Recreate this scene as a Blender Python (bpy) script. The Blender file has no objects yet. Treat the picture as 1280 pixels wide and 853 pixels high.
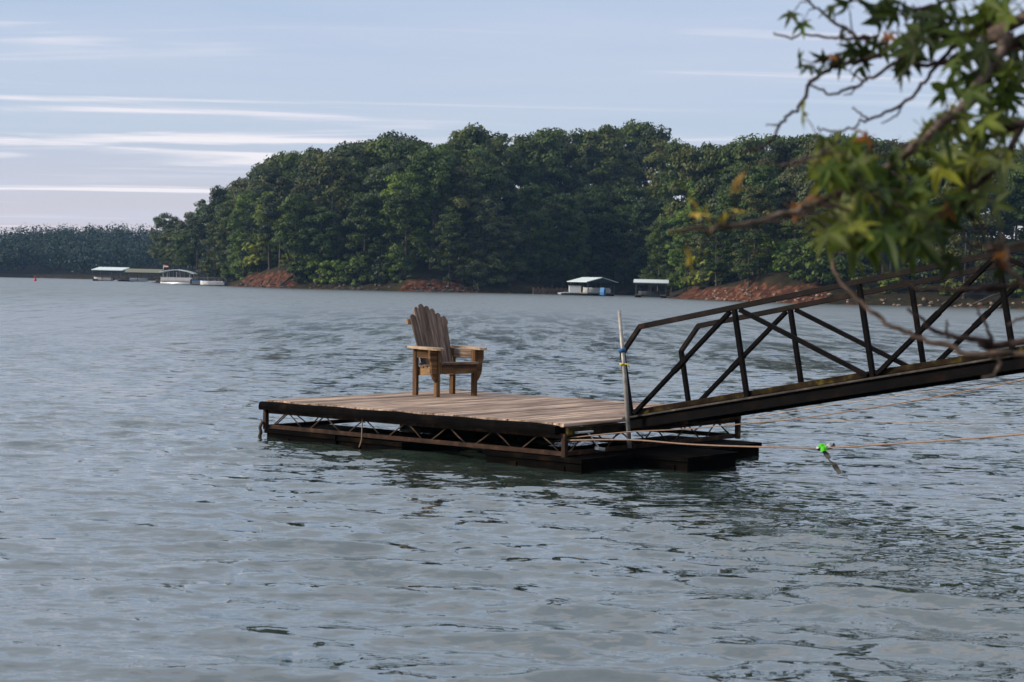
import bpy, math, random
import numpy as np
from mathutils import Vector, Matrix, noise as mnoise
random.seed(7); RNG = np.random.default_rng(11)
sc = bpy.context.scene
COL = sc.collection
R = math.radians

# ------------------------------------------------------------------ camera
F_PX, HOR, EYE, RHO = 2102.0, 354.0, 1.785, 0.022      # focal length in px of a 1280 wide picture, horizon row, eye height, roll
PIT = math.atan((426.5 - HOR) / F_PX)
_c, _s = math.cos(PIT), math.sin(PIT)
RIGHT0, UP0, FWD = Vector((1, 0, 0)), Vector((0, _s, _c)), Vector((0, _c, -_s))
cr, sr = math.cos(RHO), math.sin(RHO)
cam_d = bpy.data.cameras.new('camera'); cam = bpy.data.objects.new('camera', cam_d); COL.objects.link(cam)
cam_d.sensor_width = 36.0; cam_d.lens = 36.0 * F_PX / 1280.0
cam_d.clip_start = 0.05; cam_d.clip_end = 6000
ri = RIGHT0 * cr + UP0 * sr; up = RIGHT0 * -sr + UP0 * cr; bk = -FWD
cam.matrix_world = Matrix(((ri.x, up.x, bk.x, 0), (ri.y, up.y, bk.y, 0), (ri.z, up.z, bk.z, EYE), (0, 0, 0, 1)))
cam_d.dof.use_dof = True; cam_d.dof.focus_distance = 19.2; cam_d.dof.aperture_fstop = 6.3
sc.camera = cam

def ray(x, y):
    dx, dy = x - 640.0, y - 426.5
    u = dx * cr + dy * sr; v = -dx * sr + dy * cr
    return RIGHT0 * (u / F_PX) - UP0 * (v / F_PX) + FWD
def at_z(x, y, z=0.0):
    d = ray(x, y); t = (z - EYE) / d.z
    return Vector((0, 0, EYE)) + d * t
def at_y(x, y, Y):
    d = ray(x, y)
    return Vector((0, 0, EYE)) + d * (Y / d.y)
def to_px(P):
    v = Vector(P) - Vector((0, 0, EYE)); d = v.dot(FWD)
    u = v.dot(RIGHT0) * F_PX / d; w = -v.dot(UP0) * F_PX / d
    return 640 + u * cr - w * sr, 426.5 + u * sr + w * cr

# ------------------------------------------------------------------ light
SUN_EL, SUN_DIR = R(24), Vector((-0.95, -0.22, 0)).normalized()
world = bpy.data.worlds.new('World'); sc.world = world; world.use_nodes = True
wt = world.node_tree; wt.nodes.clear()
def wn(t, **k):
    n = wt.nodes.new(t)
    for a, b in k.items(): setattr(n, a, b)
    return n
def wl(a, b): wt.links.new(a, b)
sky = wn('ShaderNodeTexSky', sky_type='NISHITA'); sky.sun_disc = False
sky.sun_elevation = SUN_EL; sky.sun_rotation = math.atan2(SUN_DIR.x, SUN_DIR.y)
sky.air_density = 1.2; sky.dust_density = 1.5; sky.ozone_density = 2.0
skys = wn('ShaderNodeVectorMath', operation='SCALE'); skys.inputs['Scale'].default_value = 1.0
wl(sky.outputs[0], skys.inputs[0])
tc = wn('ShaderNodeTexCoord'); sep = wn('ShaderNodeSeparateXYZ'); wl(tc.outputs['Generated'], sep.inputs[0])
zc = wn('ShaderNodeMath', operation='MAXIMUM'); wl(sep.outputs['Z'], zc.inputs[0]); zc.inputs[1].default_value = 0.0
zk = wn('ShaderNodeMath', operation='ADD'); wl(zc.outputs[0], zk.inputs[0]); zk.inputs[1].default_value = 0.045
px = wn('ShaderNodeMath', operation='DIVIDE'); wl(sep.outputs['X'], px.inputs[0]); wl(zk.outputs[0], px.inputs[1])
py = wn('ShaderNodeMath', operation='DIVIDE'); wl(sep.outputs['Y'], py.inputs[0]); wl(zk.outputs[0], py.inputs[1])
plane = wn('ShaderNodeCombineXYZ'); wl(px.outputs[0], plane.inputs[0]); wl(py.outputs[0], plane.inputs[1])
def cloud(scale, rot, loc, detail, lo, hi, dist=0.3, rough=0.55):
    m = wn('ShaderNodeMapping'); m.inputs['Scale'].default_value = scale; m.inputs['Rotation'].default_value = (0, 0, rot); m.inputs['Location'].default_value = loc
    wl(plane.outputs[0], m.inputs[0])
    n = wn('ShaderNodeTexNoise'); n.inputs['Scale'].default_value = 1.0; n.inputs['Detail'].default_value = detail
    n.inputs['Roughness'].default_value = rough; n.inputs['Distortion'].default_value = dist
    wl(m.outputs[0], n.inputs['Vector'])
    r = wn('ShaderNodeMapRange', interpolation_type='SMOOTHSTEP'); r.inputs['From Min'].default_value = lo; r.inputs['From Max'].default_value = hi
    wl(n.outputs['Fac'], r.inputs['Value'])
    return r.outputs[0]
veil = cloud((0.30, 0.55, 1), R(10), (3.1, 1.7, 0), 6, 0.36, 0.66)
strk = cloud((0.30, 1.35, 1), R(9), (28.68, 28.43, 0), 8, 0.50, 0.66, 0.6)
def mix(fac, a, b):
    m = wn('ShaderNodeMix', data_type='RGBA')
    if isinstance(fac, float): m.inputs[0].default_value = fac
    else: wl(fac, m.inputs[0])
    for s, v in ((m.inputs[6], a), (m.inputs[7], b)):
        if isinstance(v, tuple): s.default_value = (*v, 1)
        else: wl(v, s)
    return m.outputs[2]
# cloud radiance in the units the 0.1 background strength multiplies
W = 8.7
ramp = wn('ShaderNodeValToRGB'); wl(sep.outputs['Z'], ramp.inputs[0])
el = ramp.color_ramp.elements
el[0].position = 0.0; el[0].color = (0.62, 0.54, 0.60, 1)
el[1].position = 0.9; el[1].color = (0.66, 0.72, 0.84, 1)
for p, c in ((0.035, (0.60, 0.57, 0.66, 1)), (0.085, (0.47, 0.55, 0.69, 1)), (0.15, (0.40, 0.50, 0.69, 1)), (0.26, (0.60, 0.68, 0.82, 1)), (0.48, (0.66, 0.73, 0.86, 1))):
    e = el.new(p); e.color = c
rs = wn('ShaderNodeVectorMath', operation='SCALE'); rs.inputs['Scale'].default_value = W; wl(ramp.outputs[0], rs.inputs[0])
base = mix(0.82, skys.outputs[0], rs.outputs[0])
vm = wn('ShaderNodeMath', operation='MULTIPLY'); wl(veil, vm.inputs[0]); vm.inputs[1].default_value = 0.55
c1 = mix(vm.outputs[0], base, (0.54 * W, 0.585 * W, 0.70 * W))
sm = wn('ShaderNodeMath', operation='MULTIPLY'); wl(strk, sm.inputs[0]); sm.inputs[1].default_value = 0.88
c2 = mix(sm.outputs[0], c1, (0.86 * W, 0.81 * W, 0.83 * W))
bg = wn('ShaderNodeBackground'); wl(c2, bg.inputs[0]); bg.inputs[1].default_value = 0.1
wo = wn('ShaderNodeOutputWorld'); wl(bg.outputs[0], wo.inputs[0])

sun_d = bpy.data.lights.new('sun', 'SUN'); sun_d.energy = 3.3; sun_d.angle = R(9); sun_d.color = (1.0, 0.87, 0.72)
sun = bpy.data.objects.new('sun', sun_d); COL.objects.link(sun)
to_sun = SUN_DIR * math.cos(SUN_EL) + Vector((0, 0, math.sin(SUN_EL)))
sun.rotation_euler = (-to_sun).to_track_quat('-Z', 'Y').to_euler(); sun.location = (-60, -20, 60)

vs = sc.view_settings; vs.view_transform = 'Standard'; vs.look = 'None'; vs.exposure = 0.44; vs.gamma = 1.0; vs.use_curve_mapping = False
sc.render.engine = 'CYCLES'; sc.cycles.use_denoising = True; sc.cycles.max_bounces = 8; sc.cycles.diffuse_bounces = 3
sc.cycles.transparent_max_bounces = 16; sc.cycles.volume_bounces = 0; sc.cycles.caustics_reflective = False; sc.cycles.caustics_refractive = False
sc.cycles.sample_clamp_indirect = 6.0

# ------------------------------------------------------------------ materials
def new_mat(name):
    m = bpy.data.materials.new(name); m.use_nodes = True; t = m.node_tree
    return m, t, t.nodes['Principled BSDF']
def nd(t, kind, **k):
    n = t.nodes.new(kind)
    for a, b in k.items(): setattr(n, a, b)
    return n
def noise_node(t, scale, detail=5, rough=0.55, vec=None, mscale=(1, 1, 1), coord='Object', dist=0.0, shift=True):
    c = nd(t, 'ShaderNodeTexCoord'); m = nd(t, 'ShaderNodeMapping'); m.inputs['Scale'].default_value = mscale
    t.links.new(c.outputs[coord], m.inputs[0])
    if shift:
        o = nd(t, 'ShaderNodeObjectInfo'); mu = nd(t, 'ShaderNodeMath', operation='MULTIPLY'); mu.inputs[1].default_value = 41.0
        t.links.new(o.outputs['Random'], mu.inputs[0]); t.links.new(mu.outputs[0], m.inputs['Location'])
    n = nd(t, 'ShaderNodeTexNoise'); n.inputs['Scale'].default_value = scale; n.inputs['Detail'].default_value = detail
    n.inputs['Roughness'].default_value = rough; n.inputs['Distortion'].default_value = dist
    t.links.new(m.outputs[0], n.inputs['Vector'])
    return n
def ramp_node(t, fac, stops):
    r = nd(t, 'ShaderNodeValToRGB'); t.links.new(fac, r.inputs[0]); e = r.color_ramp.elements
    while len(e) < len(stops): e.new(0.5)
    for x, (p, c) in zip(e, stops): x.position = p; x.color = (*c, 1)
    return r.outputs[0]
def mixc(t, fac, a, b, blend='MIX'):
    m = nd(t, 'ShaderNodeMix', data_type='RGBA', blend_type=blend)
    if isinstance(fac, (int, float)): m.inputs[0].default_value = fac
    else: t.links.new(fac, m.inputs[0])
    for s, v in ((m.inputs[6], a), (m.inputs[7], b)):
        if isinstance(v, tuple): s.default_value = (*v, 1)
        else: t.links.new(v, s)
    return m.outputs[2]
def bump(t, bsdf, h, strength, dist=0.01):
    b = nd(t, 'ShaderNodeBump'); b.inputs['Strength'].default_value = strength; b.inputs['Distance'].default_value = dist
    t.links.new(h, b.inputs['Height']); t.links.new(b.outputs[0], bsdf.inputs['Normal'])
def wood_mat(name, dark, mid, light, gscale=1.0, vary=0.35, rough=0.8):
    m, t, b = new_mat(name)
    n = noise_node(t, 22 * gscale, 6, 0.6, mscale=(0.07, 1, 1)); n2 = noise_node(t, 3.2 * gscale, 4, 0.6, mscale=(0.4, 1, 1))
    col = ramp_node(t, n.outputs['Fac'], [(0.30, dark), (0.5, mid), (0.70, light)])
    col = mixc(t, 0.6, col, ramp_node(t, n2.outputs['Fac'], [(0.34, tuple(x * 0.42 for x in mid)), (0.52, (1, 1, 1)), (0.75, (1.0, 1.0, 1.0))]), 'MULTIPLY')
    oi = nd(t, 'ShaderNodeObjectInfo'); mr = nd(t, 'ShaderNodeMapRange'); mr.inputs['To Min'].default_value = 1 - vary; mr.inputs['To Max'].default_value = 1 + vary
    t.links.new(oi.outputs['Random'], mr.inputs[0])
    vmx = nd(t, 'ShaderNodeVectorMath', operation='SCALE'); t.links.new(col, vmx.inputs[0]); t.links.new(mr.outputs[0], vmx.inputs['Scale'])
    t.links.new(vmx.outputs[0], b.inputs['Base Color']); b.inputs['Roughness'].default_value = rough; b.inputs['Specular IOR Level'].default_value = 0.25
    bump(t, b, n.outputs['Fac'], 0.5, 0.004)
    return m
def rust_mat(name, c0, c1, c2, scale=6, rough=0.6, metal=0.0, spec=0.4):
    m, t, b = new_mat(name)
    n = noise_node(t, scale, 7, 0.65); n2 = noise_node(t, scale * 6, 4, 0.6)
    col = ramp_node(t, n.outputs['Fac'], [(0.38, c0), (0.56, c1), (0.70, c2)])
    t.links.new(col, b.inputs['Base Color']); b.inputs['Metallic'].default_value = metal; b.inputs['Roughness'].default_value = rough
    b.inputs['Specular IOR Level'].default_value = spec
    bump(t, b, n2.outputs['Fac'], 0.3, 0.003)
    return m
def plain(name, c, rough=0.6, metal=0.0, vary=0.15, scale=5, spec=0.4):
    return rust_mat(name, tuple(x * (1 - vary) for x in c), c, tuple(min(1, x * (1 + vary)) for x in c), scale, rough, metal, spec)
M = {}
M['deck'] = wood_mat('weathered_deck_wood', (0.075, 0.048, 0.034), (0.30, 0.215, 0.16), (0.50, 0.385, 0.30), 1.0, 0.42)
M['grey_wood'] = wood_mat('weathered_grey_brown_wood', (0.030, 0.019, 0.013), (0.135, 0.095, 0.072), (0.27, 0.205, 0.165), 1.6, 0.25)
M['brown_wood'] = wood_mat('stained_brown_wood', (0.022, 0.010, 0.004), (0.090, 0.046, 0.018), (0.19, 0.110, 0.050), 1.2, 0.2)
M['pale_wood'] = wood_mat('pale_bare_wood', (0.15, 0.085, 0.04), (0.30, 0.19, 0.095), (0.44, 0.31, 0.18), 1.2, 0.15)
M['arm_wood'] = wood_mat('sun_bleached_arm_wood', (0.20, 0.13, 0.08), (0.42, 0.31, 0.21), (0.60, 0.48, 0.36), 1.2, 0.12)
M['moss_wood'] = rust_mat('mossy_dark_plank', (0.008, 0.006, 0.004), (0.026, 0.018, 0.010), (0.085, 0.072, 0.012), 6, 0.95, 0, 0.05)
M['bumper'] = rust_mat('black_rubber_edge', (0.002, 0.002, 0.002), (0.004, 0.0035, 0.0035), (0.012, 0.009, 0.007), 5, 0.8, 0, 0.02)
M['rust'] = rust_mat('rusted_steel', (0.012, 0.008, 0.006), (0.042, 0.022, 0.014), (0.10, 0.058, 0.034), 9, 0.85, 0, 0.2)
M['rod'] = rust_mat('dull_brown_rod', (0.035, 0.025, 0.018), (0.075, 0.05, 0.036), (0.14, 0.10, 0.075), 9, 0.85, 0, 0.2)
M['iron'] = rust_mat('black_painted_iron', (0.003, 0.003, 0.0035), (0.0055, 0.005, 0.005), (0.014, 0.008, 0.006), 7, 0.7, 0.0, 0.03)
M['lip'] = rust_mat('grey_steel_lip', (0.015, 0.013, 0.012), (0.045, 0.039, 0.036), (0.12, 0.105, 0.095), 8, 0.5, 0, 0.2)  # lip in a lighter grey than the black chord
M['rail'] = rust_mat('brown_painted_rail', (0.004, 0.003, 0.003), (0.008, 0.0055, 0.005), (0.026, 0.013, 0.010), 7, 0.45, 0, 0.08)
M['float'] = rust_mat('black_plastic_float', (0.002, 0.002, 0.002), (0.004, 0.0035, 0.003), (0.016, 0.010, 0.006), 4, 0.85, 0, 0.02)
M['pipe'] = rust_mat('grey_galvanised_pipe', (0.16, 0.15, 0.14), (0.30, 0.29, 0.27), (0.42, 0.40, 0.37), 9, 0.5, 0.3, 0.5)
M['alu'] = plain('bare_aluminium', (0.55, 0.58, 0.60), 0.4, 0.6)
M['rope'] = plain('tan_rope', (0.27, 0.18, 0.125), 0.9, 0, 0.25, 60)
M['rope2'] = plain('pale_cord', (0.42, 0.33, 0.27), 0.9, 0, 0.25, 60)
M['blue'] = plain('blue_strap', (0.02, 0.10, 0.26), 0.7)
M['yellow'] = plain('yellow_tape', (0.55, 0.42, 0.03), 0.6)
M['green_tape'] = plain('bright_green_ribbon', (0.10, 0.75, 0.02), 0.5)
M['black_tape'] = plain('black_cord', (0.015, 0.012, 0.014), 0.7)
M['grey_tape'] = plain('dull_grey_ribbon', (0.075, 0.07, 0.062), 0.6)
M['white'] = plain('white_paint', (0.66, 0.68, 0.68), 0.45, 0, 0.06)
M['roof_white'] = plain('white_metal_roof', (0.62, 0.70, 0.70), 0.4, 0, 0.08)
M['roof_olive'] = plain('olive_metal_roof', (0.16, 0.16, 0.095), 0.6, 0, 0.12)
M['roof_dark'] = plain('dark_green_roof_trim', (0.012, 0.025, 0.03), 0.6)
M['steelfar'] = plain('dark_dock_steel', (0.03, 0.035, 0.04), 0.6)
M['bluetarp'] = plain('blue_tarpaulin', (0.04, 0.17, 0.40), 0.6)
M['hull'] = plain('pale_grey_hull', (0.45, 0.45, 0.47), 0.4)
M['red'] = plain('red_buoy_paint', (0.50, 0.03, 0.02), 0.5)
M['dockwood'] = wood_mat('far_dock_wood', (0.06, 0.045, 0.035), (0.16, 0.11, 0.08), (0.26, 0.19, 0.14), 1.0, 0.2)
M['bark'] = rust_mat('grey_tree_bark', (0.035, 0.03, 0.025), (0.085, 0.075, 0.065), (0.16, 0.145, 0.125), 3, 0.95, 0, 0.1)
M['twig'] = rust_mat('pale_twig_bark', (0.05, 0.038, 0.03), (0.12, 0.09, 0.075), (0.21, 0.17, 0.14), 40, 0.9, 0, 0.15)
M['darktwig'] = rust_mat('dark_twig_bark', (0.016, 0.011, 0.011), (0.036, 0.024, 0.022), (0.06, 0.045, 0.04), 40, 0.9, 0, 0.15)
M['rock'] = rust_mat('pale_shore_rock', (0.10, 0.065, 0.045), (0.24, 0.18, 0.135), (0.40, 0.33, 0.27), 2, 0.9, 0, 0.2)
M['concrete'] = plain('grey_concrete', (0.30, 0.29, 0.27), 0.9)

def foliage_mat(name, transl=0.25, scale=0.55, use_pos=True):
    m, t, b = new_mat(name)
    oi = nd(t, 'ShaderNodeObjectInfo')
    n = noise_node(t, scale, 3, 0.6); r = nd(t, 'ShaderNodeMapRange'); r.inputs['From Min'].default_value = 0.3; r.inputs['From Max'].default_value = 0.7
    r.inputs['To Min'].default_value = 0.55; r.inputs['To Max'].default_value = 1.5; t.links.new(n.outputs['Fac'], r.inputs[0])
    n2 = noise_node(t, scale * 0.5, 2, 0.5); 
    sc_ = nd(t, 'ShaderNodeVectorMath', operation='SCALE'); t.links.new(oi.outputs['Color'], sc_.inputs[0]); t.links.new(r.outputs[0], sc_.inputs['Scale'])
    tint = ramp_node(t, n2.outputs['Fac'], [(0.35, (0.85, 1.0, 1.05)), (0.65, (1.12, 1.06, 0.75))])
    col = mixc(t, 1.0, sc_.outputs[0], tint, 'MULTIPLY')
    t.links.new(col, b.inputs['Base Color']); b.inputs['Roughness'].default_value = 0.55; b.inputs['Specular IOR Level'].default_value = 0.25
    tr = nd(t, 'ShaderNodeBsdfTranslucent'); t.links.new(col, tr.inputs[0])
    ms = nd(t, 'ShaderNodeMixShader'); ms.inputs[0].default_value = transl
    out = t.nodes['Material Output']; t.links.new(b.outputs[0], ms.inputs[1]); t.links.new(tr.outputs[0], ms.inputs[2]); t.links.new(ms.outputs[0], out.inputs[0])
    return m
M['foliage'] = foliage_mat('tree_foliage', 0.22, 0.45)
M['needles'] = foliage_mat('pine_needles', 0.12, 0.6)
M['far_foliage'] = foliage_mat('distant_foliage', 0.15, 0.06)
M['leaf'] = foliage_mat('sweetgum_leaf', 0.42, 14.0)
M['dryleaf'] = foliage_mat('dry_leaf', 0.45, 14.0)

# ground of the headland: red clay low and steep, dark litter above
def land_mat(name, clay_h=2.2):
    m, t, b = new_mat(name)
    g = nd(t, 'ShaderNodeNewGeometry'); s = nd(t, 'ShaderNodeSeparateXYZ'); t.links.new(g.outputs['Position'], s.inputs[0])
    n = noise_node(t, 0.55, 6, 0.6, coord='Object', shift=False); n2 = noise_node(t, 1.1, 8, 0.72, coord='Object', shift=False)
    at = nd(t, 'ShaderNodeAttribute', attribute_name='bare'); ad = nd(t, 'ShaderNodeMath', operation='ADD'); t.links.new(n.outputs['Fac'], ad.inputs[0]); t.links.new(at.outputs['Fac'], ad.inputs[1])
    mr = nd(t, 'ShaderNodeMapRange'); mr.inputs['From Min'].default_value = 1.12; mr.inputs['From Max'].default_value = 0.92; t.links.new(ad.outputs[0], mr.inputs[0])
    clay = ramp_node(t, n2.outputs['Fac'], [(0.33, (0.012, 0.006, 0.004)), (0.50, (0.062, 0.024, 0.013)), (0.68, (0.19, 0.088, 0.046))])
    litter = ramp_node(t, n2.outputs['Fac'], [(0.35, (0.012, 0.012, 0.006)), (0.6, (0.035, 0.028, 0.014)), (0.8, (0.05, 0.055, 0.02))])
    t.links.new(mixc(t, mr.outputs[0], clay, litter), b.inputs['Base Color']); b.inputs['Roughness'].default_value = 0.95; b.inputs['Specular IOR Level'].default_value = 0.1
    bump(t, b, n2.outputs['Fac'], 0.8, 0.12)
    return m
M['land'] = land_mat('red_clay_and_leaf_litter')
M['farland'] = land_mat('far_shore_ground', 1.4)
M['bank'] = rust_mat('near_bank_earth', (0.05, 0.035, 0.02), (0.10, 0.075, 0.04), (0.09, 0.11, 0.04), 1.5, 0.95, 0, 0.1)

def water_mat():
    m, t, b = new_mat('lake_water')
    b.inputs['Base Color'].default_value = (0.030, 0.046, 0.037, 1); b.inputs['IOR'].default_value = 1.6
    b.inputs['Specular IOR Level'].default_value = 0.5
    g = nd(t, 'ShaderNodeNewGeometry')
    ln = nd(t, 'ShaderNodeVectorMath', operation='LENGTH'); t.links.new(g.outputs['Position'], ln.inputs[0])
    ro = nd(t, 'ShaderNodeMapRange'); ro.inputs['From Min'].default_value = 16; ro.inputs['From Max'].default_value = 150; ro.inputs['To Min'].default_value = 0.035; ro.inputs['To Max'].default_value = 0.40
    t.links.new(ln.outputs['Value'], ro.inputs[0]); t.links.new(ro.outputs[0], b.inputs['Roughness'])
    acc = g.outputs['Normal']
    def layer(mscale, near, far, r0, r1, rot):
        nonlocal acc
        mp = nd(t, 'ShaderNodeMapping'); mp.inputs['Scale'].default_value = mscale; mp.inputs['Rotation'].default_value = (0, 0, rot)
        t.links.new(g.outputs['Position'], mp.inputs[0])
        n = nd(t, 'ShaderNodeTexNoise'); n.inputs['Scale'].default_value = 1.0; n.inputs['Detail'].default_value = 3; n.inputs['Roughness'].default_value = 0.55; n.inputs['Distortion'].default_value = 0.4
        t.links.new(mp.outputs[0], n.inputs['Vector'])
        sb = nd(t, 'ShaderNodeVectorMath', operation='SUBTRACT'); t.links.new(n.outputs['Color'], sb.inputs[0]); sb.inputs[1].default_value = (0.5, 0.5, 0.5)
        mu = nd(t, 'ShaderNodeVectorMath', operation='MULTIPLY'); t.links.new(sb.outputs[0], mu.inputs[0]); mu.inputs[1].default_value = (0.7, 1.0, 0.0)
        mr = nd(t, 'ShaderNodeMapRange'); mr.inputs['From Min'].default_value = r0; mr.inputs['From Max'].default_value = r1
        mr.inputs['To Min'].default_value = near; mr.inputs['To Max'].default_value = far; t.links.new(ln.outputs['Value'], mr.inputs[0])
        s = nd(t, 'ShaderNodeVectorMath', operation='SCALE'); t.links.new(mu.outputs[0], s.inputs[0]); t.links.new(mr.outputs[0], s.inputs['Scale'])
        a = nd(t, 'ShaderNodeVectorMath', operation='ADD'); t.links.new(acc, a.inputs[0]); t.links.new(s.outputs[0], a.inputs[1]); acc = a.outputs[0]
    layer((3.2, 8.0, 1), 0.85, 1.3, 12, 60, R(12))
    layer((9.0, 22.0, 1), 0.55, 0.6, 12, 60, R(-14))
    layer((1.5, 0.2, 1), 0.06, 1.9, 18, 80, R(2))
    nm = nd(t, 'ShaderNodeVectorMath', operation='NORMALIZE'); t.links.new(acc, nm.inputs[0]); t.links.new(nm.outputs[0], b.inputs['Normal'])
    gl = nd(t, 'ShaderNodeBsdfGlossy'); gl.inputs['Color'].default_value = (0.86, 0.92, 0.96, 1); t.links.new(ro.outputs[0], gl.inputs['Roughness']); t.links.new(nm.outputs[0], gl.inputs['Normal'])
    ms = nd(t, 'ShaderNodeMixShader'); ms.inputs[0].default_value = 0.15; t.links.new(b.outputs[0], ms.inputs[1]); t.links.new(gl.outputs[0], ms.inputs[2])
    t.links.new(ms.outputs[0], t.nodes['Material Output'].inputs[0])
    return m
M['water'] = water_mat()

# ------------------------------------------------------------------ helpers
def link(o, parent=None):
    COL.objects.link(o)
    if parent is not None: o.parent = parent
    return o
def tag(o, label=None, cat=None, group=None, kind=None):
    if label: o['label'] = label
    if cat: o['category'] = cat
    if group: o['group'] = group
    if kind: o['kind'] = kind
    return o
def mesh(name, v, f, mat, smooth=False):
    me = bpy.data.meshes.new(name); me.from_pydata([tuple(p) for p in v], [], [tuple(q) for q in f]); me.materials.append(mat)
    if smooth: me.polygons.foreach_set('use_smooth', [True] * len(me.polygons))
    me.update(); return me
def np_mesh(name, V, Q, mat, smooth=False):
    V = np.asarray(V, np.float32); Q = np.asarray(Q, np.int32); k = Q.shape[1]
    me = bpy.data.meshes.new(name); me.vertices.add(len(V)); me.vertices.foreach_set('co', V.ravel())
    me.loops.add(Q.size); me.loops.foreach_set('vertex_index', Q.ravel())
    me.polygons.add(len(Q)); me.polygons.foreach_set('loop_start', np.arange(0, Q.size, k, dtype=np.int32))
    if smooth: me.polygons.foreach_set('use_smooth', np.ones(len(Q), bool))
    me.materials.append(mat); me.update(calc_edges=True); return me
def obj(name, me, parent=None, mw=None):
    o = bpy.data.objects.new(name, me); link(o, parent)
    if mw is not None: o.matrix_local = mw
    return o
def empty(name, mw):
    o = bpy.data.objects.new(name, None); o.empty_display_size = 0.2; COL.objects.link(o); o.matrix_world = mw; return o
def frame(o, x, y, z):
    return Matrix(((x.x, y.x, z.x, o.x), (x.y, y.y, z.y, o.y), (x.z, y.z, z.z, o.z), (0, 0, 0, 1)))
def rotz(loc, a): return Matrix.Translation(Vector(loc)) @ Matrix.Rotation(a, 4, 'Z')
def box_vf(L, w, h, ch=0.004):
    """length along x from 0 to L, w across y, h across z, long edges chamfered"""
    a, b = w / 2, h / 2; c = min(ch, a * 0.45, b * 0.45)
    pr = [(-a + c, -b), (a - c, -b), (a, -b + c), (a, b - c), (a - c, b), (-a + c, b), (-a, b - c), (-a, -b + c)]
    v = [(x, y, z) for x in (0, L) for (y, z) in pr]
    f = [(i, (i + 1) % 8, 8 + (i + 1) % 8, 8 + i) for i in range(8)] + [tuple(range(7, -1, -1)), tuple(range(8, 16))]
    f = [tuple(reversed(q)) for q in f]
    return v, f
def bar_frame(p0, p1, upv=(0, 0, 1)):
    p0, p1 = Vector(p0), Vector(p1); x = (p1 - p0).normalized(); u = Vector(upv)
    y = u.cross(x)
    if y.length < 1e-4: y = Vector((0, 1, 0)).cross(x)
    y.normalize(); z = x.cross(y)
    return frame(p0, x, y, z), (p1 - p0).length
def bar(name, parent, p0, p1, w, h, mat, upv=(0, 0, 1), ch=0.004):
    mw, L = bar_frame(p0, p1, upv); v, f = box_vf(L, w, h, ch)
    return obj(name, mesh(name, v, f, M[mat]), parent, mw)
def tube_vf(pts, rad, n=8, cap=True, jit=0.0):
    pts = [Vector(p) for p in pts]; rad = rad if isinstance(rad, (list, tuple)) else [rad] * len(pts)
    v, f = [], []; ref = Vector((0.13, 0.27, 0.95))
    for i, p in enumerate(pts):
        d = (pts[min(i + 1, len(pts) - 1)] - pts[max(i - 1, 0)]).normalized()
        a = d.cross(ref)
        if a.length < 0.05: a = d.cross(Vector((1, 0, 0)))
        a.normalize(); b = d.cross(a)
        for k in range(n):
            t = 2 * math.pi * k / n; r = rad[i] * (1 + jit * (random.random() - 0.5))
            v.append(p + a * (math.cos(t) * r) + b * (math.sin(t) * r))
    for i in range(len(pts) - 1):
        for k in range(n):
            f.append((i * n + k, i * n + (k + 1) % n, (i + 1) * n + (k + 1) % n, (i + 1) * n + k))
    if cap: f += [tuple(range(n - 1, -1, -1)), tuple(range((len(pts) - 1) * n, len(pts) * n))]
    return v, f
def merge(parts):
    V, F = [], []
    for v, f in parts:
        o = len(V); V += list(v); F += [tuple(i + o for i in q) for q in f]
    return V, F
def tube(name, parent, pts, rad, mat, n=8, jit=0.0):
    v, f = tube_vf(pts, rad, n, True, jit); return obj(name, mesh(name, v, f, M[mat], True), parent)
def extrude_vf(poly, t):
    """polygon in xy, thickness t along z"""
    n = len(poly); v = [(x, y, -t / 2) for x, y in poly] + [(x, y, t / 2) for x, y in poly]
    f = [tuple(range(n - 1, -1, -1)), tuple(range(n, 2 * n))] + [(i, (i + 1) % n, n + (i + 1) % n, n + i) for i in range(n)]
    return v, f
def smooth_path(pts, k=4):
    pts = [Vector(p) for p in pts]; out = []
    for i in range(len(pts) - 1):
        p0, p1, p2, p3 = pts[max(i - 1, 0)], pts[i], pts[i + 1], pts[min(i + 2, len(pts) - 1)]
        for j in range(k):
            t = j / k
            out.append(0.5 * ((2 * p1) + (p2 - p0) * t + (2 * p0 - 5 * p1 + 4 * p2 - p3) * t * t + (3 * p1 - p0 - 3 * p2 + p3) * t ** 3))
    out.append(pts[-1]); return out

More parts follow.
